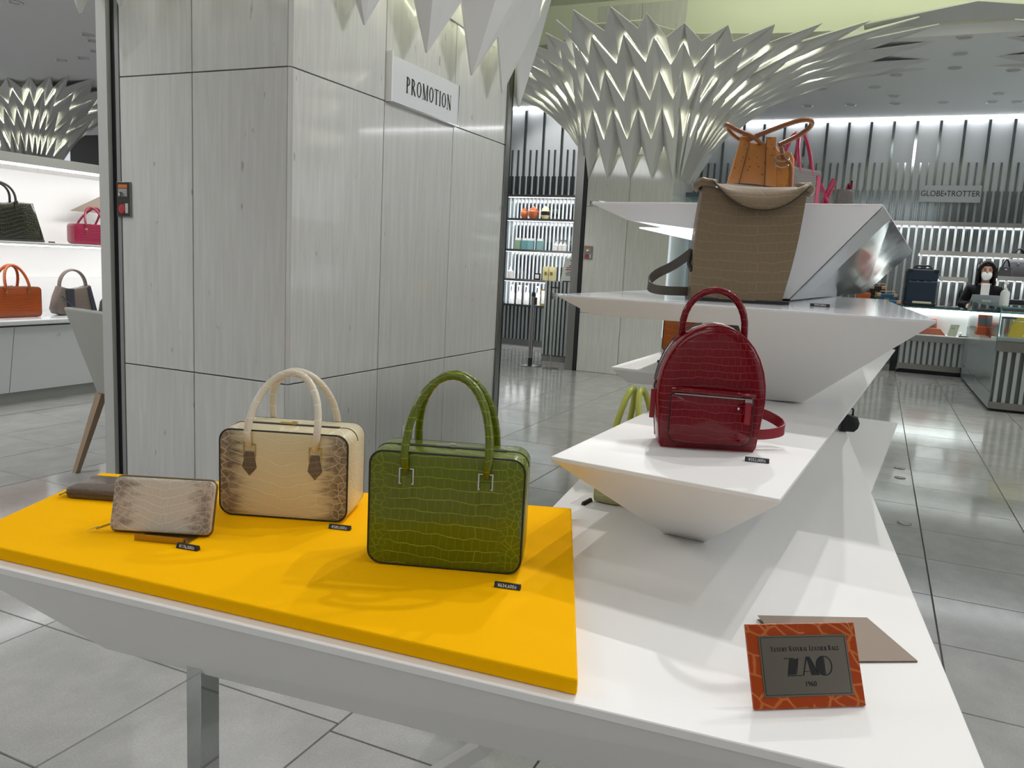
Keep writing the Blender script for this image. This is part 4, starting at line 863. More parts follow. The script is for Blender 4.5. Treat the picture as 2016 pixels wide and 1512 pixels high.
# mirrored right flank of the top tier
wm = mat('wrinkled_mirror', '#c9cccf', .08, 1); nt = NT(wm); tc = nt.n('ShaderNodeTexCoord').outputs['Object']
nt.bump(nt.noise(nt.scaled(tc, (2, .35, 2)), 1.6, 2, .5), .22, .05)
q = [f3[1], b3[1], b3[2], f3[2]]
nn = (q[1]-q[0]).cross(q[3]-q[0]).normalized()
if nn.x < 0: nn = -nn
c = [p+nn*.002 for p in q]
m1 = c[0].lerp(c[1], .12); m2 = c[3].lerp(c[2], .12)
MB().prism([c[0], m1, m2, c[3]], [p+nn*.004 for p in (c[0], m1, m2, c[3])]).obj('plain_side_panel', mat('side_grey', '#b6b8b8', .3), t3)
MB().prism([m1, c[1], c[2], m2], [p+nn*.004 for p in (m1, c[1], c[2], m2)]).obj('mirror_side_panel', wm, t3)
# lit underside
zu = (f3[4].z+f3[5].z)/2-.004
def lp_(k, y): return Vector((f3[k].x+.065*(y-f3[k].y), y, zu))
MB().prism([(f3[5].x+.03, f3[5].y+.05, zu-.004), (f3[4].x-.02, f3[4].y+.05, zu-.004), (f3[4].x-.02, f3[4].y+.9, zu-.004), (f3[5].x+.03, f3[5].y+.9, zu-.004)], [(f3[5].x+.03, f3[5].y+.05, zu), (f3[4].x-.02, f3[4].y+.05, zu), (f3[4].x-.02, f3[4].y+.9, zu), (f3[5].x+.03, f3[5].y+.9, zu)]).obj('light_panel', M['ledsoft'], t3)
# left wing tier
A = G(1203, 722, Z1); 
poly = [Vector((A.x, A.y, Z1-.008)), Vector((-.50, A.y-.04, Z1-.008)), Vector((-.55, A.y+.3, .70)), Vector((-.72, A.y+.3, .70))]
e = PL(1236, 753, Vector((A.x, A.y, Z1)), Vector((0, -.75, -.66)).normalized()); poly = [poly[0], poly[1], Vector((-.50, e.y, e.z)), e]
tier('left wing white display tier carrying the orange bag', Z1, poly, 1.3, .8, widen=.02)
for px, py, z, lb in ((1170, 399, Z3, 'clear plastic corner guard on the left tip of the top tier'), (1103, 581, Z2, 'clear plastic corner guard on the left tip of the middle tier')):
    p = G(px, py, z) if z < 1.3 else Vector((f3[0].x+.012, f3[0].y+.02, Z3))
    o = MB().box(p.x-.018, p.x+.025, p.y-.016, p.y+.03, z+.0005, z+.004).box(p.x-.020, p.x-.016, p.y-.016, p.y+.03, z-.012, z+.004).obj('corner_guard', M['glass']); tag(o, lb, 'corner guard', 'clear corner guards')
# ================================================================ price tags
def price(px, py, z, yaw, s, label, L=.047, h=.009):
    p = G(px, py, z)
    t = thing('price_tag', label, 'price tag', (p.x, p.y, z), math.radians(yaw), 'small black price tags')
    MB().prism([(-L/2, -.005, .0004), (L/2, -.005, .0004), (L/2, .006, .0004), (-L/2, .006, .0004)], [(-L/2, -.001, h), (L/2, -.001, h), (L/2, .004, h), (-L/2, .004, h)]).obj('tag_body', M['black'], t, bevel=.0006, seg=1)
    if s: put_text(text_mesh(s, .0085), 'lettering', M['txtw'], t, (0, -.0034, h*.52), (1, 0, 0), (0, .4, .9), .92)
price(370, 1081, .69, 8, '\u00a5176,000\u00b1', 'black price tag on the yellow pad in front of the standing wallet')
price(669, 1042, .69, 14, '\u00a5580,000\u00b1', 'black price tag on the yellow pad in front of the cream handbag')
price(999, 1158, .69, 12, '\u00a5634,600\u00b1', 'black price tag on the yellow pad in front of the green handbag')
price(1490, 910, Z1, 10, '\u00a5352,000\u00b1', 'black price tag on the lowest tier in front of the red backpack')
price(1614, 604, Z2, 16, '\u00a5492,000\u00b1', 'black price tag on the middle tier beside the taupe backpack', .055)
price(1156, 991, T, 84, '', 'black price tag seen end on beside the chartreuse bag')
price(1303, 713, Z1, 60, '', 'tiny black price tag on the left wing tier')
a = AX(102, 478, -6.0); t = thing('price_tag', 'black price tag on the left wall shelf beside the dark green tote', 'price tag', (-6.0, a.y, 1.226), math.radians(90), 'small black price tags'); MB().prism([(-.025, -.006, 0), (.025, -.006, 0), (.025, .006, 0), (-.025, .006, 0)], [(-.025, -.002, .01), (.025, -.002, .01), (.025, .004, .01), (-.025, .004, .01)]).obj('tag_body', M['black'], t)
# ================================================================ handbags
def outline_bag(name, mt, parent, out, d, bulge=.006, smooth=True, edge=.005, zc=None, taper=None):
    zc = zc if zc is not None else sum(p[1] for p in out)/len(out)
    def ring(f, y, ins=0):
        r = []
        for x, z in out:
            L_ = math.hypot(x, z-zc) or 1; k = f*(1-ins/L_); yy = y
            if taper: yy = y*(1-taper*max(0, min(1, (zc+(z-zc)*k)/max(p[1] for p in out))))
            r.append((x*k, yy, zc+(z-zc)*k))
        return r
    h = d/2; rings = []
    for f, y, ins in ((.03, -h-bulge, 0), (.35, -h-bulge*.95, 0), (.65, -h-bulge*.75, 0), (.88, -h-bulge*.3, 0), (1, -h, edge), (1, -h+edge*.4, edge*.3), (1, -h+edge, 0), (1, 0, -.001), (1, h-edge, 0), (1, h-edge*.4, edge*.3), (1, h, edge), (.88, h+bulge*.3, 0), (.5, h+bulge*.9, 0), (.03, h+bulge, 0)): rings.append(ring(f, y, ins))
    return MB().loft(rings).obj(name, mt, parent, smooth=smooth, auto=50)
def U(hw, z0, zt, y0, y1, n=18, leg=.03, sq=1.0):
    pts = [(-hw, y0, z0)]
    for k in range(n+1):
        a = math.pi-math.pi*k/n; s = math.sin(a); c = math.cos(a)
        pts.append((hw*sq*c if k not in (0, n) else hw*sq*c, y0+(y1-y0)*s, z0+leg+(zt-z0-leg)*abs(s)**.9))
    pts.append((hw, y0, z0)); return pts
def boston(name, label, loc, yaw, w, h, d, r, lm, edge, zt, hw, group=None, point=False, handle=None, metal=None, simple=False, tr=.0085, back_dx=0, lean=.0, tabm=None):
    t = thing(name, label, 'handbag', loc, yaw, group); t.rotation_euler[0] = lean
    hm = handle or lm; out = rr(w, h, r)
    outline_bag('body', lm, t, out, d)
    for s in (-1, 1):
        pts = [(x, s*(d/2-.001), z) for x, z in rr(w-.004, h-.004, r-.002, z0=.002)]
        MB().tube(pts, .0019, 6, True).obj('piping', edge, t, smooth=True)
    zt_ = MB().box(-w*.36, w*.36, -.006, .006, h-.001, h+.0025).obj('zip_tape', edge, t, bevel=.001)
    MB().box(-.03, .0, -.003, .003, h+.002, h+.006).box(-.004, .006, -.005, .005, h+.002, h+.008).obj('zip_pull', metal or M['chrome'], zt_)
    MB().tube([(x, 0, z) for x, z in rr(w+.002, h+.002, r, z0=-.001)][0:14], .0012, 4).obj('gusset_seam', edge, t) if not simple else None
    for s in (-1, 1):
        y0 = s*(d/2+.010); pts = U(hw, h-.035, zt, y0, s*.012+.0, sq=1.06)
        if back_dx and s > 0: pts = [(x+back_dx*max(0, z-h)/(zt-h), y, z) for x, y, z in pts]
        MB().tube(pts, [tr*.8]+[tr]*(len(pts)-2)+[tr*.8], 10).obj('handle', hm, t, smooth=True)
        for q in (-1, 1):
            x = q*hw; y = s*(d/2+.0055)
            bw = .0125
            if point: pr2 = [(-.012, -.075), (.012, -.075), (.0145, -.086), (0, -.104), (-.0145, -.086)]; pr2 = [(-.009, -.055), (.009, -.055), (.0155, -.090), (0, -.108), (-.0155, -.090)]
            else: pr2 = [(-.010, -.055), (.010, -.055), (.010, -.098), (-.010, -.098)]
            tb_ = MB().prism([(x+a, y-.002, h+b+.01) for a, b in pr2], [(x+a, y+.003, h+b+.01) for a, b in pr2])
            tb_ = tb_.obj('tab', tabm or hm, t, bevel=.001, seg=1)
            if not simple: MB().tube([(x-bw, y-s*0, h-.030), (x+bw, y, h-.030), (x+bw, y, h-.058), (x-bw, y, h-.058)], .0022, 4, True).obj('buckle', metal or M['gold'], tb_)
            else: MB().box(x-.011, x+.011, y-.004, y+.004, h-.05, h-.03).obj('buckle', metal or M['gold'], tb_)
    return t
dk = mat('dark_edge_paint', '#1d1a16', .5)
def mid(a, b, z): A, B = G(*a, z), G(*b, z); return (A+B)/2, math.atan2(B.y-A.y, B.x-A.x), (B-A).length
# green
green = croc('green_crocodile', '#5d6b0c', '#95a52c', .25, .021, .015, .28, coat=.3, ga=.6, bump=.5, v_shape=.03)
c, yw, wd = mid((722, 1108), (1024, 1134), .69); D = .105
boston('handbag', 'olive green crocodile boston handbag with two tall handles on the yellow pad', (c.x-math.sin(yw)*D/2, c.y+math.cos(yw)*D/2, .691), yw, wd+.002, .215, D, .026, green, dk, .352, .072, metal=M['chrome'], tr=.0075)
# cream
him = croc('cream_crocodile', '#dccfa8', '#efe6cf', .33, .023, .018, .285, side='#6f6151', coat=.25, v_shape=.25, ga=.55, bump=.6, cw=.12)
himh = croc('cream_crocodile_handle', '#d9d0bd', '#f0eadb', .33, .03, .02, .9, coat=.25)
c, yw, wd = mid((428, 1012), (686, 1031), .69); D = .135
boston('handbag', 'cream and smoky brown crocodile boston handbag standing behind the wallets', (c.x-math.sin(yw)*D/2, c.y+math.cos(yw)*D/2, .691), yw, wd-.006, .188, D, .026, him, dk, .305, .07, point=True, handle=himh, metal=M['gold'], tr=.0078, tabm=croc('brown_tab', '#6a5c4c', '#877a68', .4, .012, .01, .9))
# chartreuse bag behind the lowest tier
char = mat('chartreuse_leather', '#a9b04a', .35); tweed = croc('sage_leather', '#a8a578', '#c6c39c', .4, .02, .02, .9)
boston('handbag', 'sage and chartreuse handbag half hidden behind the lowest tier', (-.556, 2.075, T+.001), math.radians(87), .38, .130, .062, .02, tweed, char, .272, .055, handle=char, metal=M['gold'], tr=.008)
# left wall bags (they face the aisle)
yq = math.pi/2
oran_c = croc('orange_crocodile', '#9c4410', '#b4622e', .3, .02, .02, .34, coat=.3)
a = AX(-10, 627, -6.07); b = AX(78, 625, -6.07)
boston('handbag', 'orange crocodile boston handbag on the left counter', (-6.07-.06, (a.y+b.y)/2, z_ct+.001), yq-.0, .40, .235, .13, .03, oran_c, dk, .40, .09, 'handbags on the left display wall', simple=True, tr=.011)
pinkc = croc('raspberry_crocodile', '#861a3a', '#9c3a56', .3, .02, .02, .3, coat=.3)
a = AX(153, 480, -6.1)
boston('handbag', 'raspberry pink boston handbag on the left wall shelf beside the pillar', (-6.17, a.y+.18, 1.226), yq-.22, .33, .17, .13, .03, pinkc, pinkc, .31, .07, 'handbags on the left display wall', simple=True, tr=.009, back_dx=.06)
# dark olive tote
olive = croc('dark_olive_crocodile', '#17180f', '#4a4924', .2, .03, .02, .5, coat=.5, v_shape=.3)
a = AX(0, 475, -6.1); b = AX(95, 474, -6.1); cy = a.y+.05; w0 = (b.y-cy)*2
t = thing('tote_bag', 'dark olive crocodile tote bag at the left end of the wall shelf', 'handbag', (-6.2, cy, 1.226), yq, 'handbags on the left display wall')
out = [(-w0/2, 0), (w0/2, 0), (w0/2*.80, .30), (.12, .30), (.06, .285), (-.06, .285), (-.12, .30), (-w0/2*.80, .30)]
outline_bag('body', olive, t, out, .13, taper=.5)
for s in (-1, 1): MB().tube(U(.13, .29, .44, s*.035, s*.02), .009, 8).obj('handle', mat('dark_leather', '#211f18', .3) if s < 0 else bpy.data.materials['dark_leather'], t, smooth=True)
for x in (-.13, .13): MB().box(x-.012, x+.012, -.045, -.035, .24, .31).obj('tab', olive, t)
# brown triangular card behind the pink bag
a, b, c2 = AX(138, 412, -6.32), AX(230, 372, -6.32), AX(230, 416, -6.32)
t = thing('display_card', 'brown triangular board leaning behind the pink handbag', 'board', (-6.325, 0, 0))
MB().prism([(0, a.y, 1.502), (0, b.y, b.z), (0, c2.y, 1.502)], [(.012, a.y, 1.502), (.012, b.y, b.z), (.012, c2.y, 1.502)]).obj('board_panel', mat('brown_board', '#8a7d6e', .6), t)
# hobo bag
hob = croc('taupe_navy_leather', '#6d6259', '#837769', .35, .03, .03, .9, ga=.4)
a = AX(113, 613, -6.08); b = AX(190, 612, -6.08); w0 = b.y-a.y
t = thing('hobo_bag', 'taupe and navy hobo handbag with one broad handle on the left counter', 'handbag', (-6.13, (a.y+b.y)/2, z_ct+.001), yq, 'handbags on the left display wall')
out = [(-w0*.5, .05), (-w0*.44, .012), (-w0*.3, 0), (w0*.4, 0), (w0*.5, .03), (w0*.44, .14), (w0*.38, .245), (w0*.2, .225), (0, .215), (-w0*.2, .22), (-w0*.36, .235), (-w0*.45, .15)]
outline_bag('body', hob, t, out, .12, taper=.45)
nav = mat('navy_leather', '#2b2e38', .4)
MB().prism([(-w0*.26, -.073, .01), (-w0*.10, -.073, .01), (-w0*.10, -.06, .01), (-w0*.26, -.06, .01)], [(-w0*.26, -.048, .215), (-w0*.06, -.048, .215), (-w0*.06, -.035, .215), (-w0*.26, -.035, .215)]).obj('navy_panel', nav, t)
MB().prism([(w0*.36, -.075, .02), (w0*.48, -.07, .03), (w0*.48, -.06, .03), (w0*.36, -.06, .02)], [(w0*.30, -.048, .225), (w0*.37, -.046, .24), (w0*.37, -.036, .24), (w0*.30, -.036, .225)]).obj('navy_panel', nav, t)
MB().tube(U(w0*.34, .20, .37, 0, 0, leg=.02), .02, 8, sq=(.010, .022)).obj('handle', bpy.data.materials['taupe_navy_leather'], t, smooth=True)
MB().tube([(-w0*.4, -.06, .16), (-w0*.2, -.075, .08), (w0*.0, -.08, .03)], .006, 6).obj('strap', nav, t)
p = AX(207, 600, -6.1); t = thing('handbag', 'black bag barely visible beside the pillar on the left counter', 'handbag', (-6.13, p.y+.16, z_ct+.001), yq, 'handbags on the left display wall')
outline_bag('body', M['black'], t, [(-.17, 0), (.17, 0), (.15, .10), (.08, .17), (-.08, .17), (-.15, .10)], .1); MB().tube(U(.07, .15, .3, 0, 0), .01, 8).obj('handle', M['black'], t, smooth=True)
# ---------------------------------------------------------------- wallets
tau = croc('taupe_crocodile', '#63564a', '#7f7264', .35, .018, .018, .9, ga=.5, coat=.2)
P = [G(137, 966, .712), G(178, 932, .712), G(340, 944, .712)]
yw = math.atan2(P[2].y-P[1].y, P[2].x-P[1].x); ctr = (P[0]+P[2])/2
t = thing('wallet', 'taupe brown zip wallet lying flat at the back of the yellow pad', 'wallet', (ctr.x, ctr.y, .691), yw)
def flat_slab(w_, d_, h_, r_, name, m, par, z=0):
    pts = [(x, y) for x, y in rr(w_, d_, r_, 5, -d_/2)]
    k = .004; R = []
    for z_, i in ((0, k), (k*.3, k*.3), (k, 0), (h_-k, 0), (h_-k*.3, k*.3), (h_, k)): R.append([(x*(1-i/(w_/2)), y*(1-i/(d_/2)), z+z_) for x, y in pts])
    return MB().loft(R).obj(name, m, par, smooth=True, auto=50)
flat_slab(.205, .115, .0225, .014, 'cover', tau, t); 
pts = [(x, y, .011) for x, y in rr(.2055, .1155, .014, 4, -.05775)]
MB().tube(pts, .0022, 4, True).obj('zip', mat('dark_zip', '#4a4030', .5), t); MB().tube([(-.102, -.04, .011), (-.112, -.05, .006), (-.118, -.05, .003)], .002, 5).obj('zip_pull', M['gold'], t)
himw = croc('cream_crocodile_wallet', '#cdc3b4', '#e6dfd2', .35, .016, .013, .2, side='#85786d', coat=.2, v_shape=.35, ga=.55)
c, yw, wd = mid((217, 1046), (418, 1058), .69)
t = thing('wallet', 'cream and brown crocodile zip wallet propped upright on a brass stand', 'wallet', (c.x, c.y, .694), yw); t.rotation_euler[0] = -math.radians(17)
out = rr(.198, .104, .012, 5)
outline_bag('cover', himw, t, out, .021, bulge=.001, edge=.003)
MB().tube([(x, .0, z) for x, z in rr(.200, .106, .012, 5, -.001)], .0028, 5, True).obj('zip', mat('brass_zip', '#6f5f3c', .4, .4), t)
MB().tube([(-.098, 0, .012), (-.112, -.004, .006), (-.125, -.008, .000)], .0022, 5).add([(-.122, -.008, .002), (-.140, -.010, -.003), (-.140, -.007, -.002), (-.122, -.004, .006)], [(0, 1, 2, 3)]).obj('zip_pull', M['gold'], t)
A, B = G(268, 1062, .69), G(369, 1072, .69); yw2 = math.atan2(B.y-A.y, B.x-A.x); L_ = (B-A).length
t = thing('wallet_stand', 'brass angle stand holding the cream wallet on the yellow pad', 'stand', (A.x, A.y, .6905), yw2)
MB().box(0, L_, -.006, -.004, 0, .013).obj('front_lip', M['brass'], t); MB().box(0, L_, -.004, .05, 0, .0015).obj('base_plate', M['brass'], t); MB().prism([(0, .048, 0), (L_, .048, 0), (L_, .05, 0), (0, .05, 0)], [(0, .068, .07), (L_, .068, .07), (L_, .07, .07), (0, .07, .07)]).obj('back_rest', M['brass'], t)
# ---------------------------------------------------------------- red backpack
redc = croc('red_crocodile', '#6c000e', '#9c3440', .16, .0165, .0135, .9, coat=.22, v_shape=.02, ga=.5, bump=.35, cw=.45)
redl = mat('red_leather', '#8a1624', .4)
c, yw, wd = mid((1297, 880), (1487, 892), Z1); D = .095
t = thing('backpack', 'shiny dark red crocodile mini backpack on the lowest white tier', 'backpack', (c.x-math.sin(yw)*D/2, c.y+math.cos(yw)*D/2, Z1+.001), yw)
def arch(w0, w1, h, hs):
    pts = [(-w0/2+.004, 0), (w0/2-.004, 0), (w0/2, .008), (w0/2+(w1-w0)/4, hs*.5), (w1/2, hs)]
    for k in range(1, 16):
        a = math.pi*k/16; pts.append((w1/2*abs(math.cos(a))**.98*(1 if a < math.pi/2 else -1), hs+(h-hs)*math.sin(a)**.95))
    pts += [(-w1/2, hs), (-w0/2-(w1-w0)/4, hs*.5), (-w0/2, .008)]
    return pts
out = arch(wd, wd+.022, .264, .108)
outline_bag('body', redc, t, out, D, bulge=.008, edge=.007, zc=.12)
for s in (-1, 1): MB().tube([(x*.992, s*(D/2-.004), z*.994+.001) for x, z in out], .0016, 6, True).obj('piping', redl if s < 0 else M['black'], t, smooth=True)
MB().tube([(x*1.002, .012, z*1.001) for x, z in out[3:-2]], .0032, 5).obj('zip', mat('silver_zip', '#6f6a68', .3, .8), t)
MB().box(-wd/2+.004, wd/2-.004, -D/2+.004, D/2-.004, -.0005, .004).obj('base_edge', M['black'], t)
# pocket
pw = .172; po = rr(pw, .112, .022, 6, .014)
po = [(x, min(z, .120)) for x, z in po]
pk = MB().loft([[(x, -D/2-.004, z) for x, z in po], [(x, -D/2-.012, z) for x, z in po], [(x*.97, -D/2-.016, .07+(z-.07)*.97) for x, z in po], [(x*.5, -D/2-.020, .07+(z-.07)*.5) for x, z in po], [(x*.03, -D/2-.021, .07+(z-.07)*.03) for x, z in po]]).obj('pocket', redc, t, smooth=True, auto=50)
MB().tube([(x, -D/2-.012, z) for x, z in po], .0013, 5, True).obj('pocket_piping', dk, pk)
MB().tube([(-pw/2, -D/2-.016, .1275), (-pw/4, -D/2-.021, .127), (pw/4, -D/2-.021, .1245), (pw/2, -D/2-.016, .122)], .0062, 8).obj('pocket_welt', redc, pk, smooth=True)
MB().tube([(-pw/2+.006, -D/2-.019, .119), (pw/2-.006, -D/2-.019, .115)], .0022, 5).obj('pocket_zip', M['chrome'], pk)
MB().box(pw/2-.022, pw/2-.008, -D/2-.028, -D/2-.019, .108, .116).obj('zip_slider', M['chrome'], pk); MB().box(pw/2-.021, pw/2-.009, -D/2-.029, -D/2-.025, .064, .110).obj('zip_pull', redl, pk, bevel=.001)
MB().ell((pw/2-.033, -D/2-.021, .095), .003, .002, .003, 8, 6).obj('emblem_stud', M['chrome'], pk)
MB().tube([(-.066, 0, .236)]+[(-.066*math.cos(k*math.pi/16), 0, .25+.085*math.sin(k*math.pi/16)**.9) for k in range(17)]+[(.066, 0, .236)], .0075, 10).obj('handle', redc, t, smooth=True)
for s in (-1, 1): MB().tube([(s*.058, 0, .238), (s*.068, 0, .236), (s*.078, 0, .222)], .0055, 6).obj('handle_tab', redl, t, smooth=True)
sp = [(wd/2-.01, .03, .035), (wd/2+.04, .05, .05), (wd/2+.065, .03, .045), (wd/2+.06, .0, .03), (wd/2+.02, -.005, .03), (wd/2-.01, .0, .03)]
def ribbon(pts, hw_, th, name, m, par, up=(0, 0, 1)):
    up = Vector(up); R = []; pts = [Vector(p) for p in pts]
    # smooth the path
    for _ in range(2):
        q = [pts[0]]
        for a, b in zip(pts, pts[1:]): q += [a.lerp(b, .25), a.lerp(b, .75)]
        pts = q+[pts[-1]]
    for i, p in enumerate(pts):
        tg = (pts[min(i+1, len(pts)-1)]-pts[max(i-1, 0)]).normalized(); sd = tg.cross(up).normalized(); u2 = sd.cross(tg).normalized()
        R.append([p+u2*hw_+sd*th, p-u2*hw_+sd*th, p-u2*hw_-sd*th, p+u2*hw_-sd*th])
    return MB().loft(R).obj(name, m, par, smooth=True, auto=30)
ribbon([(wd/2-.03, .035, .075), (wd/2+.03, .06, .07), (wd/2+.075, .05, .05), (wd/2+.078, .02, .038), (wd/2+.03, .0, .030), (wd/2-.01, .0, .030)], .011, .0015, 'shoulder_strap', redl, t)
MB().tube([(-wd/2-.012, .005, .135), (-wd/2-.016, -.005, .125), (-wd/2-.014, -.008, .115)], .0025, 5).obj('side_zip_slider', M['chrome'], t); MB().box(-wd/2-.021, -wd/2-.010, -.012, -.008, .055, .118).obj('side_zip_pull', redl, t, bevel=.001)
# ---------------------------------------------------------------- taupe backpack on the middle tier
tpc = croc('taupe_matte_crocodile', '#77664f', '#94846c', .42, .027, .019, .9, coat=.1, v_shape=.08, ga=.6, bump=.6)
A, B = G(1366, 588, Z2), G(1548, 594, Z2); c = A.lerp(B, .5); yw = math.radians(21); bw = .262; tw = .298; hh = .325; D = .09
c = Vector((-.378, 2.445, Z2)); 
t = thing('backpack', 'taupe crocodile backpack with curved flap on the middle white tier', 'backpack', (c.x-math.sin(yw)*D/2, c.y+math.cos(yw)*D/2, Z2+.006), yw)
R = []
for k in range(15):
    f = k/14; w_ = bw+(tw-bw)*f+.012*math.sin(f*math.pi); z = .002+hh*f; dd = D*(1-.62*f**1.6)
    fy = -D*.5+.012*math.sin(f*math.pi*.9); ring_ = []
    for q in range(12): ring_.append((-w_/2+w_*q/11, -dd/2-.01*math.sin(math.pi*q/11)*(1-f*.4)-.006*f, z-(.012*math.sin(math.pi*q/11) if k == 14 else 0)))
    for q in range(6): ring_.append((w_/2+.002, -dd/2+dd*(q+.5)/6, z))
    for q in range(12): ring_.append((w_/2-w_*q/11, dd/2, z))
    for q in range(6): ring_.append((-w_/2-.002, dd/2-dd*(q+.5)/6, z))
    R.append([(x+.028*(f-.5)*0+.03*f, y, z_) for x, y, z_ in ring_])
MB().loft(R).obj('body', tpc, t, smooth=True, auto=50)
MB().box(-bw/2-.004, bw/2+.02, -D/2-.008, D/2+.008, -.005, .004).obj('base_sole', M['black'], t)
# flap: curved sheet folding over the front
FR = []
for k in range(9):
    f = k/8; row = []
    for q in range(17):
        u = -1+2*q/16; ex = (1-abs(u)**2.2)
        drop = .006+f*(.068*ex+.014*max(0, -u+.1)*0)
        row.append((u*(tw/2-.012)+.012*f+.03, -.030-.016*math.sin(f*math.pi*.6)-.020*f*ex, hh+.010-drop+.006*math.sin(f*math.pi)+.008*u*u))
    FR.append(row)
o = MB().loft(FR, False, False).obj('flap', tpc, t, smooth=True); sd = o.modifiers.new('solid', 'SOLIDIFY'); sd.thickness = .003
MB().tube(FR[-1], .0016, 5).obj('flap_edge', dk, t)
for s in (-1, 1):
    MB().tube([(s*(tw/2-.035)+.03, -.028, hh+.008), (s*(tw/2+.004)+.03, -.024, hh+.013), (s*(tw/2+.016)+.03, -.005, hh+.006), (s*(tw/2+.014)+.03, .012, hh-.004)], .0125, 10).obj('rolled_corner', tpc, t, smooth=True)
MB().loft([[(x, -.018, z) for x, z in ((-.115, hh-.004), (.115, hh-.004))]+[(.115*math.cos(a*math.pi/10), -.012+.02, hh-.002+.018*math.sin(a*math.pi/10)) for a in range(11)], [(x, -.012, z-.004) for x, z in ((-.115, hh-.004), (.115, hh-.004))]+[(.115*math.cos(a*math.pi/10), .012, hh-.006+.018*math.sin(a*math.pi/10)) for a in range(11)]]).obj('dark_lining', mat('dark_lining', '#3a3836', .6), t)
ribbon([(-bw/2+.02, .03, .15), (-bw/2-.04, .05, .095), (-bw/2-.105, .05, .062), (-bw/2-.125, .02, .03), (-bw/2-.10, .0, .016), (-bw/2+.01, .02, .018)], .0135, .002, 'shoulder_strap', mat('dark_taupe_strap', '#4c453f', .45), t)
MB().tube([(-bw/2-.004, -D/2+.01, .08), (-bw/2-.012, -.02, .1), (-bw/2-.004, .0, .14)], .006, 6).obj('side_seam', dk, t)
# ---------------------------------------------------------------- bags on the top tier
ost = mat('ostrich_leather', '#a5651c', .42, coat=.15); n_ = NT(ost); tc = n_.n('ShaderNodeTexCoord').outputs['Object']
vo = n_.n('ShaderNodeTexVoronoi'); vo.inputs['Scale'].default_value = 62; n_.l(tc, vo.inputs['Vector'])
dot = n_.m('SUBTRACT', 1, n_.smooth(vo.outputs['Distance'], .10, .24)); n_.l(n_.mix(n_.m('MULTIPLY', dot, .8), n_.mix(n_.noise(tc, 9, 3), lin('#a5651c'), lin('#b9772a')), lin('#5b3410')), n_.b.inputs['Base Color']); n_.bump(dot, .5, .0015)
osth = mat('brown_handle', '#7d4a26', .35)
oy = 2.78
A, B = AY(1420, 392, oy), AY(1556, 392, oy); w0 = (B-A).length
tt = AY(1490, 275, oy); hh = tt.z-Z3
t = thing('handbag', 'tan ostrich leather handbag with looped handles on the top tier', 'handbag', (A.x+w0*.50, oy, Z3+.001), math.radians(14))
xo = lambda f: -w0/2+w0*f
out = [(xo(0), 0), (xo(.97), 0), (xo(1.0), .012), (xo(.985), hh*.70), (xo(.93), hh*.80), (xo(.76), hh*.82), (xo(.68), hh*.93), (xo(.40), hh*.93), (xo(.22), hh*.96), (xo(.20), hh*.94)]
outline_bag('body', ost, t, out, .12, taper=.55, bulge=.004)
for f0, f1, g0, g1 in ((.02, .16, .20, .34), (.60, .76, .56, .70)):
    MB().prism([(xo(f0), -.070, .0), (xo(f1), -.070, .0), (xo(f1), -.062, .0), (xo(f0), -.062, .0)], [(xo(g0), -.034, hh+.003), (xo(g1), -.034, hh+.003), (xo(g1), -.026, hh+.003), (xo(g0), -.026, hh+.003)]).obj('front_strap', ost, t, bevel=.001, seg=1)
for f0, g0 in ((.165, .345), (.60, .56)): MB().tube([(xo(f0), -.0715, 0), (xo(g0), -.036, hh)], .001, 4).obj('seam', dk, t)
MB().prism([(xo(.74), -.066, .0), (xo(.99), -.05, .0), (xo(.99), -.04, 0), (xo(.74), -.05, 0)], [(xo(.76), -.04, hh*.55), (xo(.97), -.035, hh*.55), (xo(.97), -.025, hh*.55), (xo(.76), -.03, hh*.55)]).obj('side_pocket', ost, t, bevel=.003)
def hnd(pts): 
    P_ = [Vector(p) for p in pts]
    for _ in range(2):
        q = [P_[0]]
        for a, b in zip(P_, P_[1:]): q += [a.lerp(b, .25), a.lerp(b, .75)]
        P_ = q+[P_[-1]]
    return P_
MB().tube(hnd([(xo(.50), -.03, hh*.92), (xo(.38), -.05, hh*1.0), (xo(.16), -.06, hh*1.06), (xo(-.02), -.05, hh*1.17), (xo(-.03), .0, hh*1.18), (xo(.14), .03, hh*1.05), (xo(.30), .03, hh*.97), (xo(.36), .02, hh*.88)]), .0075, 10).obj('handle', osth, t, smooth=True)
MB().tube(hnd([(xo(.30), -.04, hh*.96), (xo(.45), -.05, hh*1.03), (xo(.75), -.05, hh*1.16), (xo(1.02), -.045, hh*1.26), (xo(1.18), -.03, hh*1.27), (xo(1.19), .0, hh*1.19), (xo(1.02), .01, hh*1.06), (xo(.76), .0, hh*.92)]), .0080, 10).obj('handle', osth, t, smooth=True)
MB().tube(hnd([(xo(.78), -.045, hh*.86), (xo(.83), -.055, hh*.66), (xo(.93), -.06, hh*.64), (xo(.95), -.058, hh*.3), (xo(.98), -.055, hh*.04)]), .0065, 6).obj('buckled_strap', osth, t, smooth=True)
for z in (.70, .62): MB().tube([(xo(.80+.10*math.cos(q*math.pi/6)), -.060, hh*z+.012*math.sin(q*math.pi/6)) for q in range(12)], .002, 5, True).obj('buckle', M['chrome'], t)
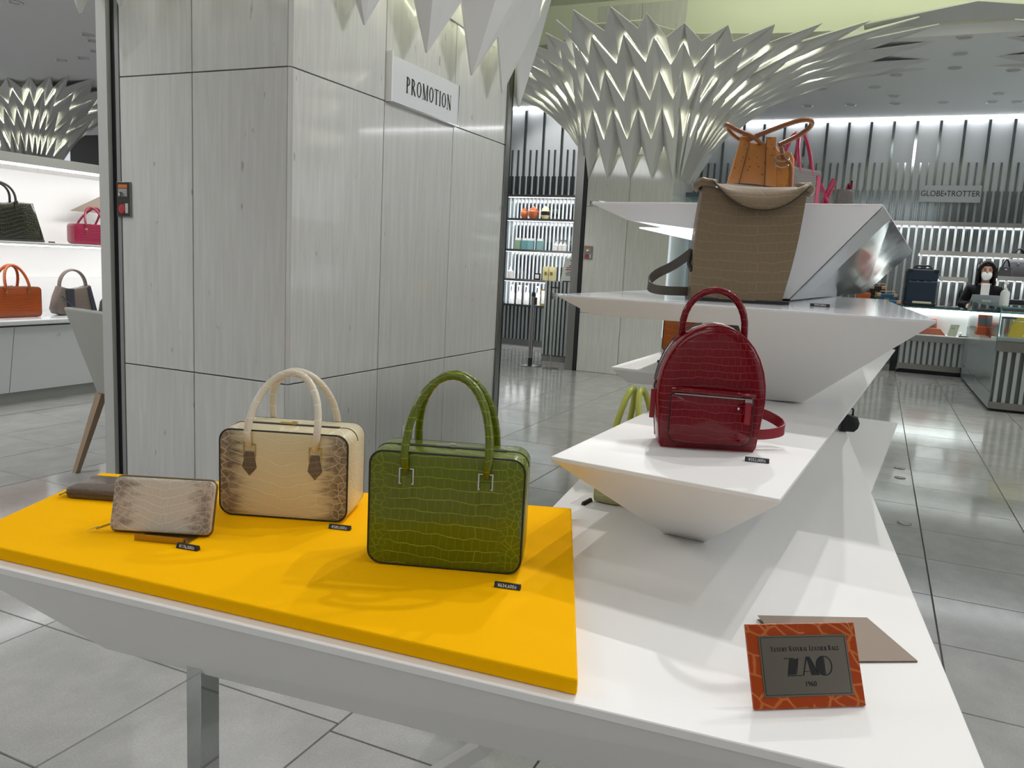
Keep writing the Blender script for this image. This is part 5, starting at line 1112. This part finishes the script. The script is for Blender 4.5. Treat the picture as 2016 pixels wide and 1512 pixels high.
# grey bag with tall raspberry handles
rasp = mat('raspberry_leather', '#9c1c45', .3, coat=.3); gry = croc('grey_lizard', '#5f5a57', '#75706c', .5, .01, .008, .9)
oy2 = 3.35; A, B = AY(1536, 398, oy2), AY(1584, 398, oy2)
def ztop(py, y): return AY(1560, py, y).z-Z3
t = thing('handbag', 'grey handbag with tall raspberry red handles behind the ostrich bag', 'handbag', ((A.x+B.x)/2, oy2, Z3+.001), math.radians(60))
hb = ztop(334, oy2)
outline_bag('body', gry, t, rr(.20, hb, .012), .10)
for s in (-1, 1): MB().tube(U(.04, hb-.03, ztop(262, oy2), s*.046, s*.012, leg=.02), .0075, 8).obj('handle', rasp, t, smooth=True)
MB().box(.062, .085, -.056, -.05, .02, hb-.02).obj('raspberry_tab', rasp, t)
# two small pouches with crossed raspberry straps
for px, lb, k in ((1622, 'small raspberry strap pair crossing on the top tier, left one', 0), (1658, 'small grey pouch with raspberry straps at the right end of the top tier', 1)):
    y_ = 3.9+.22*k; A = AY(px, 398, y_); zt = ztop(352 if k == 0 else 357, y_)
    t = thing('small_bag', lb, 'handbag', (A.x, y_, Z3+.001), math.radians(20), 'small raspberry strap bags on the top tier')
    outline_bag('body', gry, t, [(-.045, 0), (.055, 0), (.04, ztop(373, y_) if k else .028), (-.03, ztop(373, y_) if k else .028)], .06)
    if k == 0:
        MB().tube([(-.055, -.035, .0), (-.01, -.02, zt*.55), (.03, .0, zt)], .007, 6).obj('strap', rasp, t); MB().tube([(.05, -.035, 0), (.01, -.025, zt*.5), (-.025, -.01, zt*.9)], .007, 6).obj('strap', rasp, t)
        MB().tube([(-.03, -.035, 0), (.0, -.02, zt*.5), (.045, .01, zt*.95)], .006, 6).obj('strap', rasp, t)
    else:
        MB().tube([(-.03, -.02, .04), (.02, -.03, .07), (.03, -.01, zt), (.045, .0, .05), (.06, -.02, .0)], .006, 6).obj('strap', rasp, t, smooth=True); MB().tube([(-.02, -.01, .05), (.02, .0, zt*.95), (.05, .01, zt*.6)], .006, 6).obj('strap', rasp, t, smooth=True)
# orange patent bag and grey board on the left wing
orp = croc('orange_patent_crocodile', '#c4641a', '#dd9450', .15, .03, .03, .9, coat=.5)
c = G(1372, 690, Z1); c = Vector((-.80, 3.75, Z1))
A, B = AY(1330, 690, 3.75), AY(1428, 690, 3.75); zt = AY(1350, 632, 3.75).z-Z1
boston('handbag', 'orange patent crocodile handbag behind the red backpack on the left wing tier', ((A.x+B.x)/2-.045, 3.80, Z1+.001), .1, B.x-A.x+.05, max(zt+.02, .15), .10, .025, orp, dk, zt+.055, .05, metal=M['gold'], tr=.007)
A, B = AY(1408, 690, 3.6), AY(1480, 690, 3.6); z1, z2 = AY(1420, 636, 3.6).z, AY(1462, 642, 3.6).z
t = thing('display_board', 'grey taupe bag panel standing between the orange bag and middle tier', 'handbag', ((A.x+B.x)/2, 3.62, Z1+.001))
MB().prism([(-.075, -.03, 0), (.09, -.03, 0), (.09, .03, 0), (-.075, .03, 0)], [(-.075, -.015, z1-Z1+.02), (.045, -.015, z2-Z1+.02), (.045, .015, z2-Z1+.02), (-.075, .015, z1-Z1+.02)]).obj('body', mat('grey_suede', '#77756a', .8), t, bevel=.004)
MB().tube([(.04, -.034, 0), (.02, -.018, z2-Z1+.02)], .002, 4).obj('edge_seam', dk, t)
# dark rounded bag end at the far side of the lowest tier
p = G(1668, 835, T); t = thing('handbag', 'dark rounded bag end peeping out behind the lowest tier', 'handbag', (p.x+.005, 3.40, T+.001), math.radians(20))
outline_bag('body', M['black'], t, [(-.03, 0), (.02, 0), (.034, .015), (.038, .035), (.028, .06), (-.02, .07), (-.03, .06)], .05); MB().tube(U(.015, .055, .09, 0, 0), .004, 6).obj('handle', M['black'], t, smooth=True)
# ---------------------------------------------------------------- brand plate and folder
A, B = G(1483, 1399, T), G(1703, 1391, T); yw = math.atan2(B.y-A.y, B.x-A.x); W_ = (B-A).length; c = (A+B)/2
t = thing('easel_sign', 'orange crocodile framed metal sign plate leaning on the white table', 'sign', (c.x, c.y, T+.001), yw)
tl = math.radians(27); ey = Vector((0, math.sin(tl), math.cos(tl))); nx = Vector((0, -math.cos(tl), math.sin(tl))); HH = .112
def pln(x0, x1, v0, v1, o0, o1): return MB().prism([Vector((x, 0, 0))+ey*v+nx*o0 for x, v in ((x0, v0), (x1, v0), (x1, v1), (x0, v1))], [Vector((x, 0, 0))+ey*v+nx*o1 for x, v in ((x0, v0), (x1, v0), (x1, v1), (x0, v1))])
orf = croc('orange_sign_crocodile', '#a83f06', '#d07f3e', .3, .03, .026, .01, coat=.3, ga=.8)
pln(-W_/2, W_/2, 0, HH, -.002, .003).obj('leather_board', orf, t, bevel=.001, seg=1)
plt = mat('bronze_plate', '#a39a8c', .22, 1)
pln(-W_*.40, W_*.40, HH*.135, HH*.855, .003, .0042).obj('metal_plate', plt, t)
bx, b0, b1 = W_*.385, HH*.155, HH*.835
for x0, x1, v0, v1 in ((-bx, bx, b0, b0+.0007), (-bx, bx, b1-.0007, b1), (-bx, -bx+.0007, b0, b1), (bx-.0007, bx, b0, b1)): pln(x0, x1, v0, v1, .0042, .0045).obj('border_line', M['txt'], t)
def onp(vf, name, cx, cv, sx=1): put_text(vf, name, M['txt'], t, Vector((cx, 0, 0))+ey*cv+nx*.0047, (1, 0, 0), ey, sx)
onp(serif('Luxury Natural Leather Bags', .0068, .8), 'lettering', .002, HH*.695, .86)
onp(text_mesh('1960', .0098), 'lettering', .004, HH*.275, .9)
def poly(pts): 
    k = .034; return ([((x-1.03)*k*1.05, (y-.5)*k*.74, 0) for x, y in pts], [tuple(range(len(pts)))])
Zs = [[(.0, .90), (.42, .90), (.42, .95), (.0, .95)], [(.12, .90), (.50, .90), (.50, .06), (.08, .06)], [(.08, 0), (.72, 0), (.72, .045), (.08, .045)], [(.54, .95), (.57, .95), (.57, .10), (.54, .10)]]
Zs[1] = [(.24, .90), (.60, .90), (.44, .07), (.10, .07)]; Zs[3] = [(.62, .95), (.645, .95), (.50, .09), (.475, .09)]
As = [[(.98, 1.0), (1.02, .94), (.80, .0), (.76, .0)], [(1.0, 1.0), (1.10, 1.0), (1.46, .02), (1.14, .02)], [(.84, .20), (1.06, .20), (1.06, .24), (.84, .24)], [(1.12, 1.0), (1.14, 1.0), (1.50, .0), (1.48, .0)]]
Os = []
el = [(1.72+.34*math.cos(a*math.pi/20), .5+.52*math.sin(a*math.pi/20)) for a in range(10, 31)]
Os.append(el)
for a in range(-10, 10):
    c0, c1 = a*math.pi/20, (a+1)*math.pi/20
    Os.append([(1.76+.34*math.cos(c0), .5+.52*math.sin(c0)), (1.76+.34*math.cos(c1), .5+.52*math.sin(c1)), (1.76+.30*math.cos(c1), .5+.48*math.sin(c1)), (1.76+.30*math.cos(c0), .5+.48*math.sin(c0))])
Os.append([(1.745, -.02), (1.765, -.02), (1.765, 1.02), (1.745, 1.02)])
vs, fs = [], []
for p_ in Zs+As+Os:
    v_, f_ = poly(p_); k = len(vs); vs += v_; fs += [tuple(i+k for i in f_[0])]
onp((vs, fs), 'logo_letters', .003, HH*.485, .95)
MB().prism([(-.03, .036, HH*.55), (.03, .036, HH*.55), (.03, .038, HH*.55), (-.03, .038, HH*.55)], [(-.03, .075, 0), (.03, .075, 0), (.03, .077, 0), (-.03, .077, 0)]).obj('back_stay', M['taupe'], t)
P = [G(1491, 1216, .669), G(1707, 1216, .669), G(1807, 1300, .669)]; P.append(P[0]+P[2]-P[1])
t = thing('leaflet', 'taupe folded leaflet lying on the white table behind the sign', 'leaflet', (0, 0, 0))
cc = sum(P, Vector())/4
MB().prism([(p.x, p.y, T+.0006) for p in P], [(p.x, p.y, T+.0014) for p in P]).obj('lower_leaf', M['taupe'], t)
up = [T+.0075, T+.0035, T+.0022, T+.0030]
MB().prism([(p.x, p.y, z) for p, z in zip(P, up)], [(p.x, p.y, z+.0009) for p, z in zip(P, up)]).obj('upper_leaf', M['taupe'], t)
